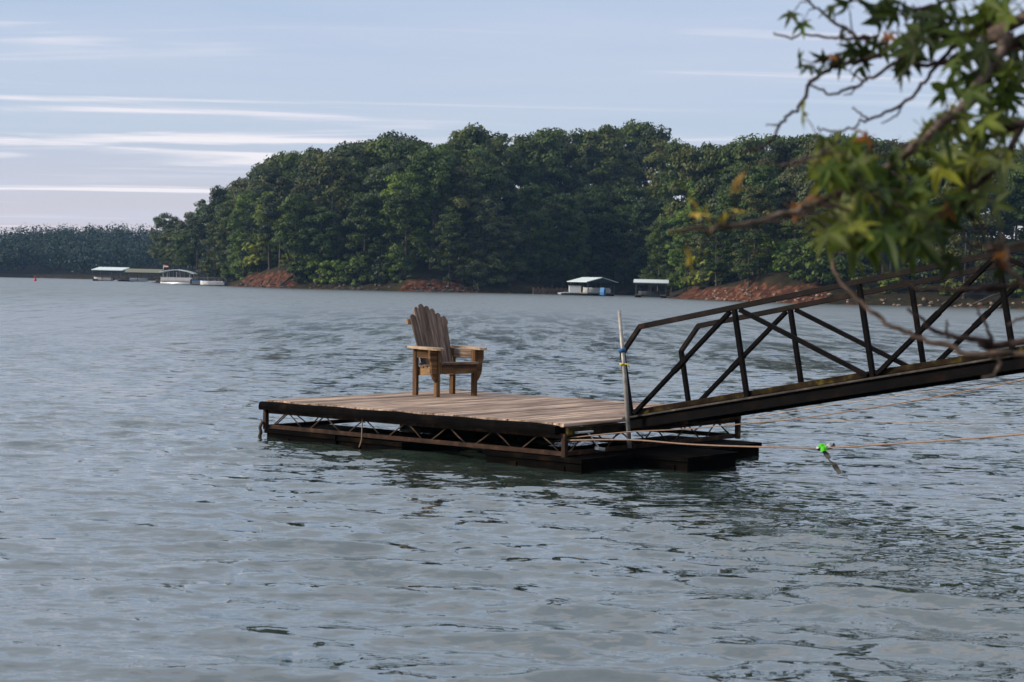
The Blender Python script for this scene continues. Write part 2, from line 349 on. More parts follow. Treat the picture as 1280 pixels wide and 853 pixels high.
# ------------------------------------------------------------------ lake water: one sheet with real waves near the shore
def build_water():
    rs = [2.2]
    while rs[-1] < 640:
        r = rs[-1]; rs.append(r + (max(0.045, 0.0034 * r) if r < 80 else 0.012 * r))
    rs = np.array(rs)
    th = np.concatenate([np.linspace(-1.35, -0.40, 50)[:-1], np.linspace(-0.40, 0.40, 440), np.linspace(0.40, 1.35, 50)[1:]])
    Rr, Tt = np.meshgrid(rs, th, indexing='ij')
    X = Rr * np.sin(Tt); Y = Rr * np.cos(Tt)
    dr = np.gradient(rs)[:, None] * np.ones_like(Tt); da = Rr * np.gradient(th)[None, :]
    samp = np.maximum(dr, da * 0.7)
    Z = np.zeros_like(X); DX = np.zeros_like(X); DY = np.zeros_like(X)
    N = 84; lam = np.exp(RNG.uniform(np.log(0.15), np.log(1.0), N)); k = 2 * np.pi / lam
    ang = R(-97) + RNG.normal(0, 0.42, N); ph = RNG.uniform(0, 2 * np.pi, N)
    slope = 0.15 * math.sqrt(2.0 / N)
    # wind patches
    env = 0.82 + 0.42 * np.sin(0.21 * X + 0.37 * Y + 1.0) * np.sin(0.33 * X - 0.17 * Y) + 0.2 * np.sin(0.9 * X + 0.55 * Y + 2)
    for i in range(N):
        amp = slope / k[i] * np.clip((lam[i] / samp - 2.5) / 3.0, 0, 1)
        arg = k[i] * (X * math.cos(ang[i]) + Y * math.sin(ang[i])) + ph[i]
        Z += amp * np.cos(arg) * env; q = 1.0 * amp * np.sin(arg) * env
        DX -= q * math.cos(ang[i]); DY -= q * math.sin(ang[i])
    V = np.stack([X + DX, Y + DY, Z], -1).reshape(-1, 3)
    nr, nt = X.shape; idx = np.arange(nr * nt).reshape(nr, nt)
    Q = np.stack([idx[:-1, :-1], idx[:-1, 1:], idx[1:, 1:], idx[1:, :-1]], -1).reshape(-1, 4)[:, ::-1]
    o = obj('lake_water', np_mesh('lake_water', V, Q, M['water'], True)); tag(o, 'rippled grey green lake water', 'water', kind='structure')
build_water()

# ------------------------------------------------------------------ headland across the lake
SHORE_PX = [(120, 351.0), (168, 352.6), (190, 353.6), (215, 354.8), (250, 356.4), (285, 358), (340, 360), (400, 361.6), (500, 364.3), (600, 366.4), (700, 368.1), (745, 368.4), (790, 369.4), (822, 371.2),
            (840, 373.3), (870, 375), (1000, 379.5), (1280, 386.5), (1500, 396), (1800, 412)]
SH = [at_z(x, y, 0) for x, y in SHORE_PX]
SH[0] = Vector((-75, 470, 0)); SH[1] = Vector((-84, 425, 0))
SHS = smooth_path(SH, 8)
def inland_dir(i):
    d = (SHS[min(i + 1, len(SHS) - 1)] - SHS[max(i - 1, 0)]).normalized(); return Vector((-d.y, d.x, 0))
INL = [inland_dir(i) for i in range(len(SHS))]
for _ in range(14):
    INL = [(INL[max(i - 1, 0)] + INL[i] * 2 + INL[min(i + 1, len(INL) - 1)]).normalized() for i in range(len(INL))]
HS = [x for x, _ in [to_px(p) for p in SHS]]
for _i in range(17): HS[_i] = 182.0 + _i * 0.4
def hill_gain(x):       # how much the ground climbs behind each stretch of shore
    return float(np.interp(x, [180, 240, 300, 360, 480, 620, 800, 840, 900, 1000, 1300], [0.02, 0.03, 0.09, 0.15, 0.19, 0.20, 0.20, 0.15, 0.12, 0.14, 0.15]))
def bank_h(x):
    return float(np.interp(x, [180, 240, 275, 295, 320, 345, 365, 400, 480, 520, 570, 600, 700, 820, 850, 880, 930, 980, 1050, 1280, 1500], [0.4, 0.5, 0.8, 3.0, 4.4, 3.6, 1.5, 1.4, 1.5, 2.6, 2.6, 1.3, 1.2, 1.2, 2.6, 3.4, 3.6, 3.0, 1.3, 1.2, 1.2]))
def ground_h(i, w):
    x = HS[i]; b = bank_h(x); p = SHS[i] + INL[i] * w
    n = mnoise.noise(Vector((p.x * 0.16, p.y * 0.16, 0.3))); n2 = mnoise.noise(Vector((p.x * 0.7, p.y * 0.7, 2.3)))
    if w < 0: return w * 0.4
    t = min(1.0, w / 4.5); t = t * t * (3 - 2 * t)
    return b * t * (0.85 + 0.5 * n) + n2 * 0.35 * min(1, w / 1.0) + hill_gain(x) * max(0, min(w, 62) - 4) * (1 - max(0, w - 62) / 44) + 0.04 * min(w, 4)
SHA = np.array([(p.x, p.y) for p in SHS])
def nearest_shore(x, y):
    d = (SHA[:, 0] - x) ** 2 + (SHA[:, 1] - y) ** 2; i = int(np.argmin(d)); return i, math.sqrt(float(d[i]))
def height_at(x, y):
    i, w = nearest_shore(x, y); return ground_h(i, w)
LAND = [(p.x, p.y) for p in SHS] + [(190, 200), (190, 520), (-40, 520)]
def on_land(x, y):
    c = False; n = len(LAND)
    for a in range(n):
        (x0, y0), (x1, y1) = LAND[a], LAND[(a + 1) % n]
        if (y0 > y) != (y1 > y) and x < (x1 - x0) * (y - y0) / (y1 - y0) + x0: c = not c
    return c
def build_hill():
    st = 4.0; xs = np.arange(-110, 190, st); ys = np.arange(130, 500, st); idx = {}; V = []; F = []
    for a, x in enumerate(xs):
        for b, y in enumerate(ys):
            i, w = nearest_shore(x, y)
            if w < 6.5 or w > 112 or not on_land(x, y): continue
            idx[(a, b)] = len(V); V.append((x, y, ground_h(i, w) - (0.35 if w < 14 else 0)))
    for (a, b) in idx:
        q = [(a, b), (a + 1, b), (a + 1, b + 1), (a, b + 1)]
        if all(e in idx for e in q): F.append(tuple(idx[e] for e in q))
    o = obj('headland_hill', mesh('headland_hill', V, F, M['land'], True)); tag(o, 'dark wooded ground rising behind the far bank', 'hill', kind='structure')
build_hill()
def build_land():
    ws = [-3, -1, 0, 0.5, 1, 1.5, 2, 2.6, 3.2, 4, 5, 6.5, 9, 12]
    fine = []
    for a in range(len(SHS) - 1):
        fine += [(a, t) for t in (0, 0.34, 0.67)]
    fine.append((len(SHS) - 1, 0))
    V = []; BARE = []
    for a, t in fine:
        b = min(a + 1, len(SHS) - 1)
        for w in ws:
            p = (SHS[a] + INL[a] * w) * (1 - t) + (SHS[b] + INL[b] * w) * t
            z = ground_h(a, w) * (1 - t) + ground_h(b, w) * t
            if 0.3 < w < 6: z += 0.45 * mnoise.noise(Vector((p.x * 1.3, p.y * 1.3, w))) 
            V.append((p.x, p.y, z)); bh = bank_h(HS[a]); BARE.append(max(0.0, min(1.0, 1.25 - w / 4.5)) if bh > 2 else max(0.0, 0.62 - w / 2.2))
    n = len(ws); F = []
    for i in range(len(fine) - 1):
        for j in range(n - 1): F.append((i * n + j, (i + 1) * n + j, (i + 1) * n + j + 1, i * n + j + 1))
    o = obj('headland_ground', mesh('headland_ground', V, F, M['land'], True)); o.data.attributes.new('bare', 'FLOAT', 'POINT').data.foreach_set('value', BARE); tag(o, 'red clay bank and dark wooded ground across the lake', 'shore', kind='structure')
build_land()

# ------------------------------------------------------------------ tree prototypes
def quads_from(c, size, rng, flat=0.0, out=None):
    """one leaf-cluster face per point, random orientation"""
    n = len(c)
    if out is None: a = rng.normal(size=(n, 3)); a[:, 2] *= (1 - flat); a /= np.linalg.norm(a, axis=1)[:, None]
    else:       # leaves lie on the outside of their clump
        nn = out + rng.normal(size=(n, 3)) * 0.45 + np.array([0, 0, 0.25]); nn /= np.linalg.norm(nn, axis=1)[:, None]
        a = rng.normal(size=(n, 3)); a -= (a * nn).sum(1)[:, None] * nn; a /= np.linalg.norm(a, axis=1)[:, None]
        b = np.cross(nn, a)
    if out is None: b = rng.normal(size=(n, 3)); b -= (a * b).sum(1)[:, None] * a; b /= np.linalg.norm(b, axis=1)[:, None]
    s = size * rng.uniform(0.6, 1.3, (n, 1)); e = s * rng.uniform(0.45, 0.8, (n, 1))
    P = np.stack([c - a * s, c + b * e + a * s * 0.1, c + a * s, c - b * e + a * s * 0.1], 1).reshape(-1, 3)
    return P, np.arange(4 * n).reshape(n, 4)
def crown_pts(rng, H, base, rad, nclump, per, crad, shape='oval'):
    pts = []; cen = []; nrm_ = []
    for _ in range(nclump):
        u = rng.uniform(0, 1) ** 0.8; h = base + (1 - base) * u
        if shape == 'oval': prof = math.sqrt(max(0.02, 1 - ((u - 0.42) / 0.62) ** 2))
        elif shape == 'tall': prof = math.sqrt(max(0.02, 1 - ((u - 0.35) / 0.68) ** 2)) * 0.9
        elif shape == 'cone': prof = (1 - u) ** 0.75 + 0.12
        else: prof = math.sqrt(max(0.02, 1 - ((u - 0.6) / 0.45) ** 2))
        t = rng.uniform(0, 2 * math.pi); r = rad * prof * (rng.uniform(0.1, 1) ** 0.45)
        c = np.array([r * math.cos(t), r * math.sin(t), H * h]); cen.append(c)
        cr_ = crad * rng.uniform(0.6, 1.25)
        d = rng.normal(size=(per, 3)); d /= np.linalg.norm(d, axis=1)[:, None]; d *= (rng.uniform(0, 1, (per, 1)) ** 0.4) * cr_
        d[:, 2] *= 0.62; nrm_.append(d / np.linalg.norm(d, axis=1)[:, None]); d[:, 2] = np.where(d[:, 2] < 0, d[:, 2] * 0.6, d[:, 2]); pts.append(c + d)
    return np.concatenate(pts), cen, np.concatenate(nrm_)
def trunk_vf(rng, H, r0, cen, nlimb=9):
    bend = rng.normal(0, 0.02, 2) * H
    path = [Vector((bend[0] * math.sin(t * 2.3), bend[1] * math.sin(t * 2.9), H * t)) for t in (-0.06, 0.0, 0.05, 0.2, 0.4, 0.6, 0.78, 0.93)]
    parts = [tube_vf(path, [r0 * 1.5, r0 * 1.25, r0, r0 * 0.85, r0 * 0.68, r0 * 0.45, r0 * 0.25, r0 * 0.08], 8)]
    for k in rng.choice(len(cen), min(nlimb, len(cen)), False):
        c = Vector(cen[k]); t = max(0.22, c.z / H - rng.uniform(0.08, 0.2)); s = Vector((bend[0] * math.sin(t * 2.3), bend[1] * math.sin(t * 2.9), H * t))
        m = (s + c) / 2 + Vector((0, 0, -0.2)); parts.append(tube_vf([s, m, c], [r0 * 0.32, r0 * 0.2, r0 * 0.06], 5))
    return merge(parts)
PROTO = []
def make_proto(seed, kind, H=20.0):
    rng = np.random.default_rng(seed)
    if kind == 'broad':
        P, cen, ON = crown_pts(rng, H, rng.uniform(0.22, 0.36), rng.uniform(4.0, 5.0), 54, 190, 1.75, ['oval', 'tall', 'oval'][seed % 3]); size = 0.26
    elif kind == 'low':      # foliage to the ground, for the wood's edge
        P, cen, ON = crown_pts(rng, H, 0.08, rng.uniform(3.8, 4.6), 60, 175, 1.7, 'oval'); size = 0.255
    elif kind == 'pine':
        P, cen, ON = crown_pts(rng, H, 0.50, 3.4, 34, 130, 1.35, 'top'); size = 0.24
    else:
        P, cen, ON = crown_pts(rng, H, 0.32, 3.3, 40, 110, 1.3, 'cone'); size = 0.25
    V, Q = quads_from(P, size, rng, 0.15, ON)
    cm = np_mesh('crown_' + kind, V, Q, M['needles' if kind == 'pine' else 'foliage'])
    tv, tf = trunk_vf(rng, H, {'pine': 0.26, 'broad': 0.30}.get(kind, 0.24), cen)
    tm = mesh('trunk_' + kind, tv, tf, M['bark'], True)
    return cm, tm, H, kind
for s in range(5): PROTO.append(make_proto(100 + s, 'broad'))
for s in range(3): PROTO.append(make_proto(200 + s, 'low'))
for s in range(2): PROTO.append(make_proto(300 + s, 'pine'))
PROTO.append(make_proto(400, 'cone'))
TONES = {'dark green': (0.028, 0.045, 0.011), 'deep green': (0.050, 0.080, 0.015), 'olive green': (0.076, 0.090, 0.022), 'grey green': (0.080, 0.097, 0.042),
         'bright green': (0.098, 0.148, 0.020), 'yellow green': (0.125, 0.150, 0.024)}
def put_tree(proto, loc, h, rz, tone, label, group, wid=1.0, jit=True, name=None):
    cm, tm, H, kind = proto
    o = empty(name or ('pine_tree' if kind == 'pine' else 'broadleaf_tree'), rotz(loc, rz))
    s = h / H; o.scale = (s * wid, s * wid, s)
    t = link(bpy.data.objects.new('trunk', tm), o); c = link(bpy.data.objects.new('crown', cm), o)
    b = random.uniform(0.78, 1.25) if jit else 1.0
    col = [q_ * 0.84 for q_ in TONES[tone]]; c.color = (col[0] * b * random.uniform(0.9, 1.12), col[1] * b, col[2] * b * random.uniform(0.85, 1.15), 1)
    return tag(o, label, 'tree', group)
SKY_X = [180, 196, 215, 232, 246, 262, 285, 300, 320, 340, 355, 375, 400, 430, 450, 470, 495, 520, 540, 560, 585, 610, 625, 650, 680, 700, 735, 760, 775, 800, 815, 832, 860, 890, 915, 940, 960, 985, 1010, 1050, 1100, 1280, 1500]
SKY_Y = [300, 272, 258, 262, 268, 246, 234, 222, 206, 195, 192, 195, 186, 178, 172, 175, 166, 173, 182, 171, 161, 168, 173, 166, 163, 160, 158, 163, 158, 155, 160, 178, 184, 180, 183, 169, 165, 172, 170, 174, 178, 182, 186]
def zone(x):
    for lim, s in ((250, 'at the headland left tip'), (290, 'behind the small docked boats'), (350, 'above the bare red clay mound'), (430, 'just right of the clay mound'),
                   (510, 'on the slope left of the chair'), (585, 'on the slope above the chair'), (650, 'on the slope right of the chair'), (712, 'above the low timber wall'),
                   (775, 'behind the gable roofed boat dock'), (832, 'behind the cove flat roofed dock'), (900, 'above the right clay bank corner'),
                   (985, 'above the pale shore rocks'), (1060, 'left of the hanging sweetgum leaves')):
        if x < lim: return s
    return 'behind gangway and sweetgum branches'
def plant():
    placed = []; n = 0; made = []; tops = []
    # shoreline sampled in world metres
    rows = [(4.5, 5.5), (10, 6.4), (18, 7.2), (26, 8.0), (36, 8.6), (47, 9.2), (60, 9.5), (74, 10)]
    for ri_, (w0, sp) in enumerate(rows):
        acc = 0.0
        for i in range(14, len(SHS) - 1):
            acc += (SHS[i] - SHS[i - 1]).length
            while acc > sp:
                acc -= sp
                w = w0 + random.uniform(-2.4, 2.4); p = SHS[i] + INL[i] * w - (SHS[i] - SHS[i - 1]).normalized() * (acc + random.uniform(-2, 2))
                if any((p - q).length < 4.3 for q in placed) or not on_land(p.x, p.y): continue
                z = height_at(p.x, p.y); px_, py_ = to_px((p.x, p.y, z))
                if px_ > 1330 or px_ < 192: continue
                sky_y = float(np.interp(px_, SKY_X, SKY_Y)) + random.uniform(-2, 9)
                d = p.y; hmax = (py_ - sky_y) * d / F_PX
                bare = (320 < px_ < 405 and ri_ < 2)
                h = random.uniform(15, 22) if ri_ > 0 else random.uniform(11, 18)
                if 820 < px_ < 1010: h *= {0: 0.72, 1: 0.85}.get(ri_, 1.0)
                if ri_ >= 3 and 13 < hmax < 29: h = hmax * random.uniform(0.94, 1.0)
                h = min(h, hmax)
                if h < 7: continue
                r = random.random()
                if px_ < 262: k = random.choice([8, 9, 10]) if r < .6 else 1
                elif bare: k = random.choice([0, 1, 3, 8, 9])
                elif ri_ == 0: k = random.choice([5, 6, 7, 5, 6, 7, 2])
                else: k = random.choice([0, 1, 2, 3, 4, 0, 1, 2, 3, 5, 6, 7, 8, 10, 5, 6, 7])
                if 815 < px_ < 880 and ri_ < 3: tone = random.choice(['bright green', 'bright green', 'yellow green', 'deep green'])  # brighter leaf tones stand in for sunlight on this left-facing edge
                else: tone = random.choices(['dark green', 'deep green', 'olive green', 'grey green', 'bright green'], [3, 4, 2, 2.2, 1.6])[0]
                if k in (8, 9): tone = random.choice(['dark green', 'deep green'])
                row = 'waterfront' if ri_ <= 1 else ('mid-slope' if ri_ <= 4 else 'hilltop')
                lab = '%s %s %s tree %s' % (row, tone, 'pine' if k in (8, 9) else ('narrow leafy' if k == 10 else 'broadleaf'), zone(px_))
                tr = put_tree(PROTO[k], (p.x, p.y, z - 0.1), h, random.uniform(0, 6.28), tone, lab, 'trees on the wooded headland', random.uniform(0.85, 1.1) * (1.0 if h > 13 else 1.25))
                placed.append(p); n += 1; made.append((px_, lab, tr)); tops.append((px_, py_ - h * F_PX / d, 4.0 * F_PX / d))
    # trees standing round the cove
    for px_, w, h, k in ((690, 9, 15, 5), (704, 14, 17, 6), (716, 9, 14, 7), (728, 12, 17, 5), (742, 15, 18, 6), (754, 9, 15, 7), (766, 13, 17, 0), (778, 8, 15, 5), (790, 13, 18, 6), (801, 8, 15, 7), (812, 14, 17, 2), (822, 9, 13, 5)):
        i = min(range(17, len(HS)), key=lambda q: abs(HS[q] - px_)); p = at_y(px_, 365, SHS[i].y + w); z = height_at(p.x, p.y)
        tone = random.choice(['dark green', 'dark green', 'deep green']); lab = 'waterfront %s leafy tree %s' % (tone, zone(px_))
        tr = put_tree(PROTO[k], (p.x, p.y, z - 0.1), h, random.uniform(0, 6.28), tone, lab, 'trees on the wooded headland', 1.0); made.append((px_, lab, tr)); n += 1
    # close the gaps in the crest
    for px_ in range(282, 1300, 9):
        sky_y = float(np.interp(px_, SKY_X, SKY_Y))
        if any(abs(px_ - x) < r * 0.55 and y < sky_y + 13 for x, y, r in tops): continue
        for D in (60, 50, 70, 40, 30, 80, 20):
            i0 = min(range(17, len(HS)), key=lambda q: abs(HS[q] - px_)); p = at_y(px_, 340, SHS[i0].y + D)
            if not on_land(p.x, p.y): continue
            z = height_at(p.x, p.y); p.z = z; x2, y2 = to_px(p); h = (y2 - sky_y - random.uniform(0, 4)) * p.y / F_PX; e = abs(x2 - px_)
            if e < 14 and 12 < h < 33:
                tone = random.choice(['dark green', 'deep green', 'deep green', 'olive green', 'bright green']); k = random.choice([5, 6, 7, 0, 2])
                lab = 'hilltop %s broadleaf tree %s' % (tone, zone(px_)); tr = put_tree(PROTO[k], (p.x, p.y, z - 0.1), h, random.uniform(0, 6.28), tone, lab, 'trees on the wooded headland', 0.9)
                made.append((px_, lab, tr)); tops.append((x2, sky_y, 4.0 * F_PX / p.y)); n += 1; break
    by = {}
    for x, lab, tr in made: by.setdefault(lab, []).append((x, tr))
    names = {2: ['left one of two', 'right one of two'], 3: ['leftmost', 'middle', 'rightmost']}
    for lab, ts in by.items():
        if len(ts) < 2: continue
        ts.sort(key=lambda e: e[0]); m = len(ts)
        od = ['first', 'second', 'third', 'fourth', 'fifth', 'sixth', 'seventh', 'eighth', 'ninth', 'tenth']
        for j, (x, tr) in enumerate(ts):
            tr['label'] = ('%s %s' % (od[min(j, 9)] + ' from left', lab)) if m > 3 else '%s %s' % (['leftmost', 'rightmost'][j] if m == 2 else ['leftmost', 'middle', 'rightmost'][j], lab)
    print('trees', n)
plant()

# ------------------------------------------------------------------ shrubs on the banks
def bush_mesh(seed):
    rng = np.random.default_rng(seed); P, cen, ON = crown_pts(rng, 3.0, 0.05, 1.7, 26, 70, 0.62, 'oval'); V, Q = quads_from(P, 0.17, rng, 0.1, ON)
    sv, sf = merge([tube_vf([(0, 0, -0.3), (c[0] * 0.4, c[1] * 0.4, c[2] * 0.6), tuple(c)], [0.06, 0.04, 0.015], 5) for c in cen[:9]])
    return np_mesh('foliage', V, Q, M['foliage']), mesh('stem', sv, sf, M['bark'], True)
BUSH = [bush_mesh(500 + i) for i in range(4)]
def put_bush(px_, w, h, tone, label, wid=1.0):
    i = min(range(len(HS)), key=lambda q: abs(HS[q] - px_)); p = SHS[i] + INL[i] * w
    o = empty('shrub', rotz((p.x, p.y, ground_h(i, w) - 0.2), random.uniform(0, 6))); s = h / 3.0; o.scale = (s * wid, s * wid, s)
    fm, sm_ = random.choice(BUSH); c = link(bpy.data.objects.new('foliage', fm), o); link(bpy.data.objects.new('stem', sm_), o)
    b = random.uniform(0.85, 1.2); c.color = (*[q * b for q in TONES[tone]], 1)
    tag(o, label, 'shrub', 'shrubs along the far shore')
for px_, w, h, tone, lab in [
    (291, 5.5, 7.5, 'yellow green', 'tall yellow green bush at the left foot of the red clay mound'), (278, 4, 4.5, 'bright green', 'bright bush behind the small docked boats'),
    (262, 5, 5, 'deep green', 'deep green bush behind the white covered boat'), (335, 5.0, 3.0, 'yellow green', 'yellow green shrub growing on top of the red clay mound'),
    (352, 4.5, 4.2, 'bright green', 'bright green shrub at the right shoulder of the red clay mound'), (361, 2.4, 3.6, 'deep green', 'deep green shrub hanging over the clay beside the mound'),
    (385, 3.2, 4.2, 'bright green', 'bright green shrub at the water right of the clay mound'), (398, 3.0, 4.0, 'bright green', 'bright shrub low over the water left of the chair'),
    (418, 3.5, 4.6, 'deep green', 'deep green round shrub on the shore left of the chair'), (440, 3.5, 4.2, 'deep green', 'deep green shrub on the dark shore stretch left of the chair'),
    (462, 4, 4.4, 'dark green', 'dark shrub on the shore just left of the chair back'), (486, 4, 3.6, 'deep green', 'deep green shrub near the chair back on the far shore'),
    (598, 3.5, 4.5, 'grey green', 'grey green shrub at the shore right of the chair'), (622, 3.5, 4.8, 'grey green', 'grey green shrub left of the low timber wall'),
    (645, 4, 4.2, 'dark green', 'dark shrub beside the low timber wall'), (700, 7, 4, 'dark green', 'dark shrub above the low timber wall'),
    (832, 4.0, 5.5, 'bright green', 'bright green bush at the corner of the right headland'), (846, 4.6, 6.5, 'yellow green', 'yellow green leafy bush above the corner of the right clay bank'),
    (893, 8, 5.2, 'bright green', 'bright green shrub overhanging the right clay bank'), (915, 8.5, 4.8, 'bright green', 'bright green shrub above the middle of the right clay bank'),
    (985, 5.0, 4.6, 'deep green', 'deep green shrub at the right end of the pale rocks'), (1010, 5, 5.0, 'deep green', 'deep green shrub behind the gangway top rail'),
    (1060, 5.5, 3.6, 'olive green', 'olive shrub on the red bank under the gangway rail'), (1105, 5.0, 2.6, 'yellow green', 'small yellow green shrub on the red bank behind the gangway'),
    (1190, 4.5, 2.2, 'yellow green', 'yellow green tuft beside bare roots behind the gangway'), (1240, 4.5, 2.6, 'bright green', 'bright green tuft on the bank near the right picture edge'),
    (1150, 7, 4.5, 'dark green', 'dark shrub at the wood edge behind the gangway')]:
    put_bush(px_, w, h, tone, lab)

# rocks, roots and fallen wood on the clay banks
def rock_mesh(seed):
    rng = np.random.default_rng(seed)
    v = []; f = []
    for i in range(1, 4):
        for k in range(7):
            a = 2 * math.pi * k / 7; p = math.pi * i / 4; r = rng.uniform(0.75, 1.15)
            v.append((r * math.sin(p) * math.cos(a), 0.8 * r * math.sin(p) * math.sin(a), 0.6 * r * math.cos(p)))
    v += [(0, 0, 0.62), (0, 0, -0.6)]
    for i in range(2):
        for k in range(7): f.append((i * 7 + k, (i + 1) * 7 + k, (i + 1) * 7 + (k + 1) % 7, i * 7 + (k + 1) % 7))
    for k in range(7): f.append((21, k, (k + 1) % 7)); f.append((22, 14 + (k + 1) % 7, 14 + k))
    return v, f
def scatter_rocks(name, label, spans, count, smin, smax, mat):
    parts = []; rng = random.Random(hash(label) % 1000 if False else len(label))
    for _ in range(count):
        a, b = rng.choice(spans); x = rng.uniform(a, b); i = min(range(len(HS)), key=lambda q: abs(HS[q] - x)); j = min(i + 1, len(SHS) - 1)
        t = rng.random(); w = rng.uniform(0.1, 2.0) ** 1.3; p = SHS[i].lerp(SHS[j], t) + INL[i] * w; z = ground_h(i, w)
        s = rng.uniform(smin, smax); v, f = rock_mesh(rng.randrange(99)); mt = Matrix.Translation((p.x, p.y, z + 0.1 * s)) @ Matrix.Rotation(rng.uniform(0, 6), 4, 'Z') @ Matrix.Scale(s, 4)
        parts.append(([mt @ Vector(q) for q in v], f))
    v, f = merge(parts); o = obj(name, mesh(name, v, f, M[mat])); tag(o, label, 'rocks', kind='stuff')
scatter_rocks('shore_rocks', 'pale broken rocks along the foot of the right clay bank', [(868, 985), (985, 1280)], 150, 0.10, 0.36, 'rock')
scatter_rocks('shore_rubble', 'brown rubble along the foot of the left clay banks', [(290, 350), (380, 480), (505, 590)], 120, 0.15, 0.5, 'bark')
def log(pxa, wa, pxb, wb, za, zb, r, label):
    def pt(x, w, z):
        i = min(range(len(HS)), key=lambda q: abs(HS[q] - x)); p = SHS[i] + INL[i] * w; return Vector((p.x, p.y, ground_h(i, w) + z))
    a, b = pt(pxa, wa, za), pt(pxb, wb, zb); m = (a + b) / 2 + Vector((0, 0, 0.25)); o = tube('fallen_log', None, [a, m, b], [r, r * 0.8, r * 0.4], 'bark', 7, 0.2); tag(o, label, 'log', 'fallen wood on the far shore')
log(346, 0.3, 353, 4, 0.2, 0.4, 0.25, 'grey fallen log leaning on the right side of the clay mound')
log(596, 0.4, 606, 5, 0.3, 2.0, 0.2, 'grey fallen log at the shore right of the chair')
log(590, 4, 606, 3, 2.4, 3.0, 0.12, 'bare grey branch in the shore shrubs right of the chair')
log(1192, 0.6, 1206, 4, 0.3, 1.0, 0.16, 'bare root log on the red bank behind the gangway')
log(1210, 0.5, 1232, 3.5, 0.3, 1.2, 0.14, 'second bare root log on the red bank behind the gangway')
# low timber wall in the cove
tw0, tw1 = at_z(666, 367.8), at_z(712, 368.4)
wall = empty('timber_wall', rotz((tw0.x, tw0.y + 0.5, 0), math.atan2(tw1.y - tw0.y, tw1.x - tw0.x))); tag(wall, 'low weathered timber retaining wall at the far waterline', 'wall')
LW = (tw1 - tw0).length
for k in range(9): bar('post', wall, (LW * k / 8, -0.12, -0.6), (LW * k / 8, -0.12, 1.15), 0.2, 0.2, 'dockwood')
for k in range(4): bar('plank', wall, (0, 0, 0.1 + 0.25 * k), (LW, 0, 0.1 + 0.25 * k), 0.06, 0.24, 'dockwood')

# ------------------------------------------------------------------ far shore on the left
def far_shore():
    V = []; F = []; th = np.linspace(-1.25, 1.25, 120); ws = [-4, 0, 1.5, 4, 12, 30, 60, 110, 150]
    def r0(t): return 556 + 10 * math.sin(t * 17) + 6 * math.sin(t * 41 + 1)
    def hz(t, w):
        if w < 0: return -1
        return 0.9 * min(1, w / 1.5) + 0.085 * max(0, w - 2) * (1 - w / 420) + 3.2 * math.sin(t * 23 + 0.8) * min(1, w / 60)
    for t in th:
        for w in ws: V.append(((r0(t) + w) * math.sin(t), (r0(t) + w) * math.cos(t), hz(t, w)))
    n = len(ws); BR = [0.55 if w < 1 else 0.0 for t in th for w in ws]
    for i in range(len(th) - 1):
        for j in range(n - 1): F.append((i * n + j, (i + 1) * n + j, (i + 1) * n + j + 1, i * n + j + 1)[::-1])
    o = obj('far_shore_ground', mesh('far_shore_ground', V, F, M['farland'], True)); o.data.attributes.new('bare', 'FLOAT', 'POINT').data.foreach_set('value', BR); tag(o, 'low wooded shore far across the lake', 'shore', kind='structure')
    rng = np.random.default_rng(77); C = []; CN = []
    for _ in range(2600):
        t = rng.uniform(-0.50, 0.02); w = rng.uniform(3, 110); r = r0(t) + w; H = rng.uniform(7.5, 12.5); rad = rng.uniform(2.4, 4.2)
        n_ = 105; d = rng.normal(size=(n_, 3)); d /= np.linalg.norm(d, axis=1)[:, None]; CN.append(d.copy()); d *= rng.uniform(0.5, 1, (n_, 1)) * np.array([rad, rad, H * 0.46])
        C.append(d + np.array([r * math.sin(t), r * math.cos(t), hz(t, w) + H * 0.52]))
    V2, Q2 = quads_from(np.concatenate(C), 0.42, rng, 0.1, np.concatenate(CN))
    o = obj('distant_woods', np_mesh('distant_woods', V2, Q2, M['far_foliage'])); o.color = (0.016, 0.034, 0.022, 1); tag(o, 'hazy blue green woods on the far shore', 'woods', kind='stuff')
far_shore()

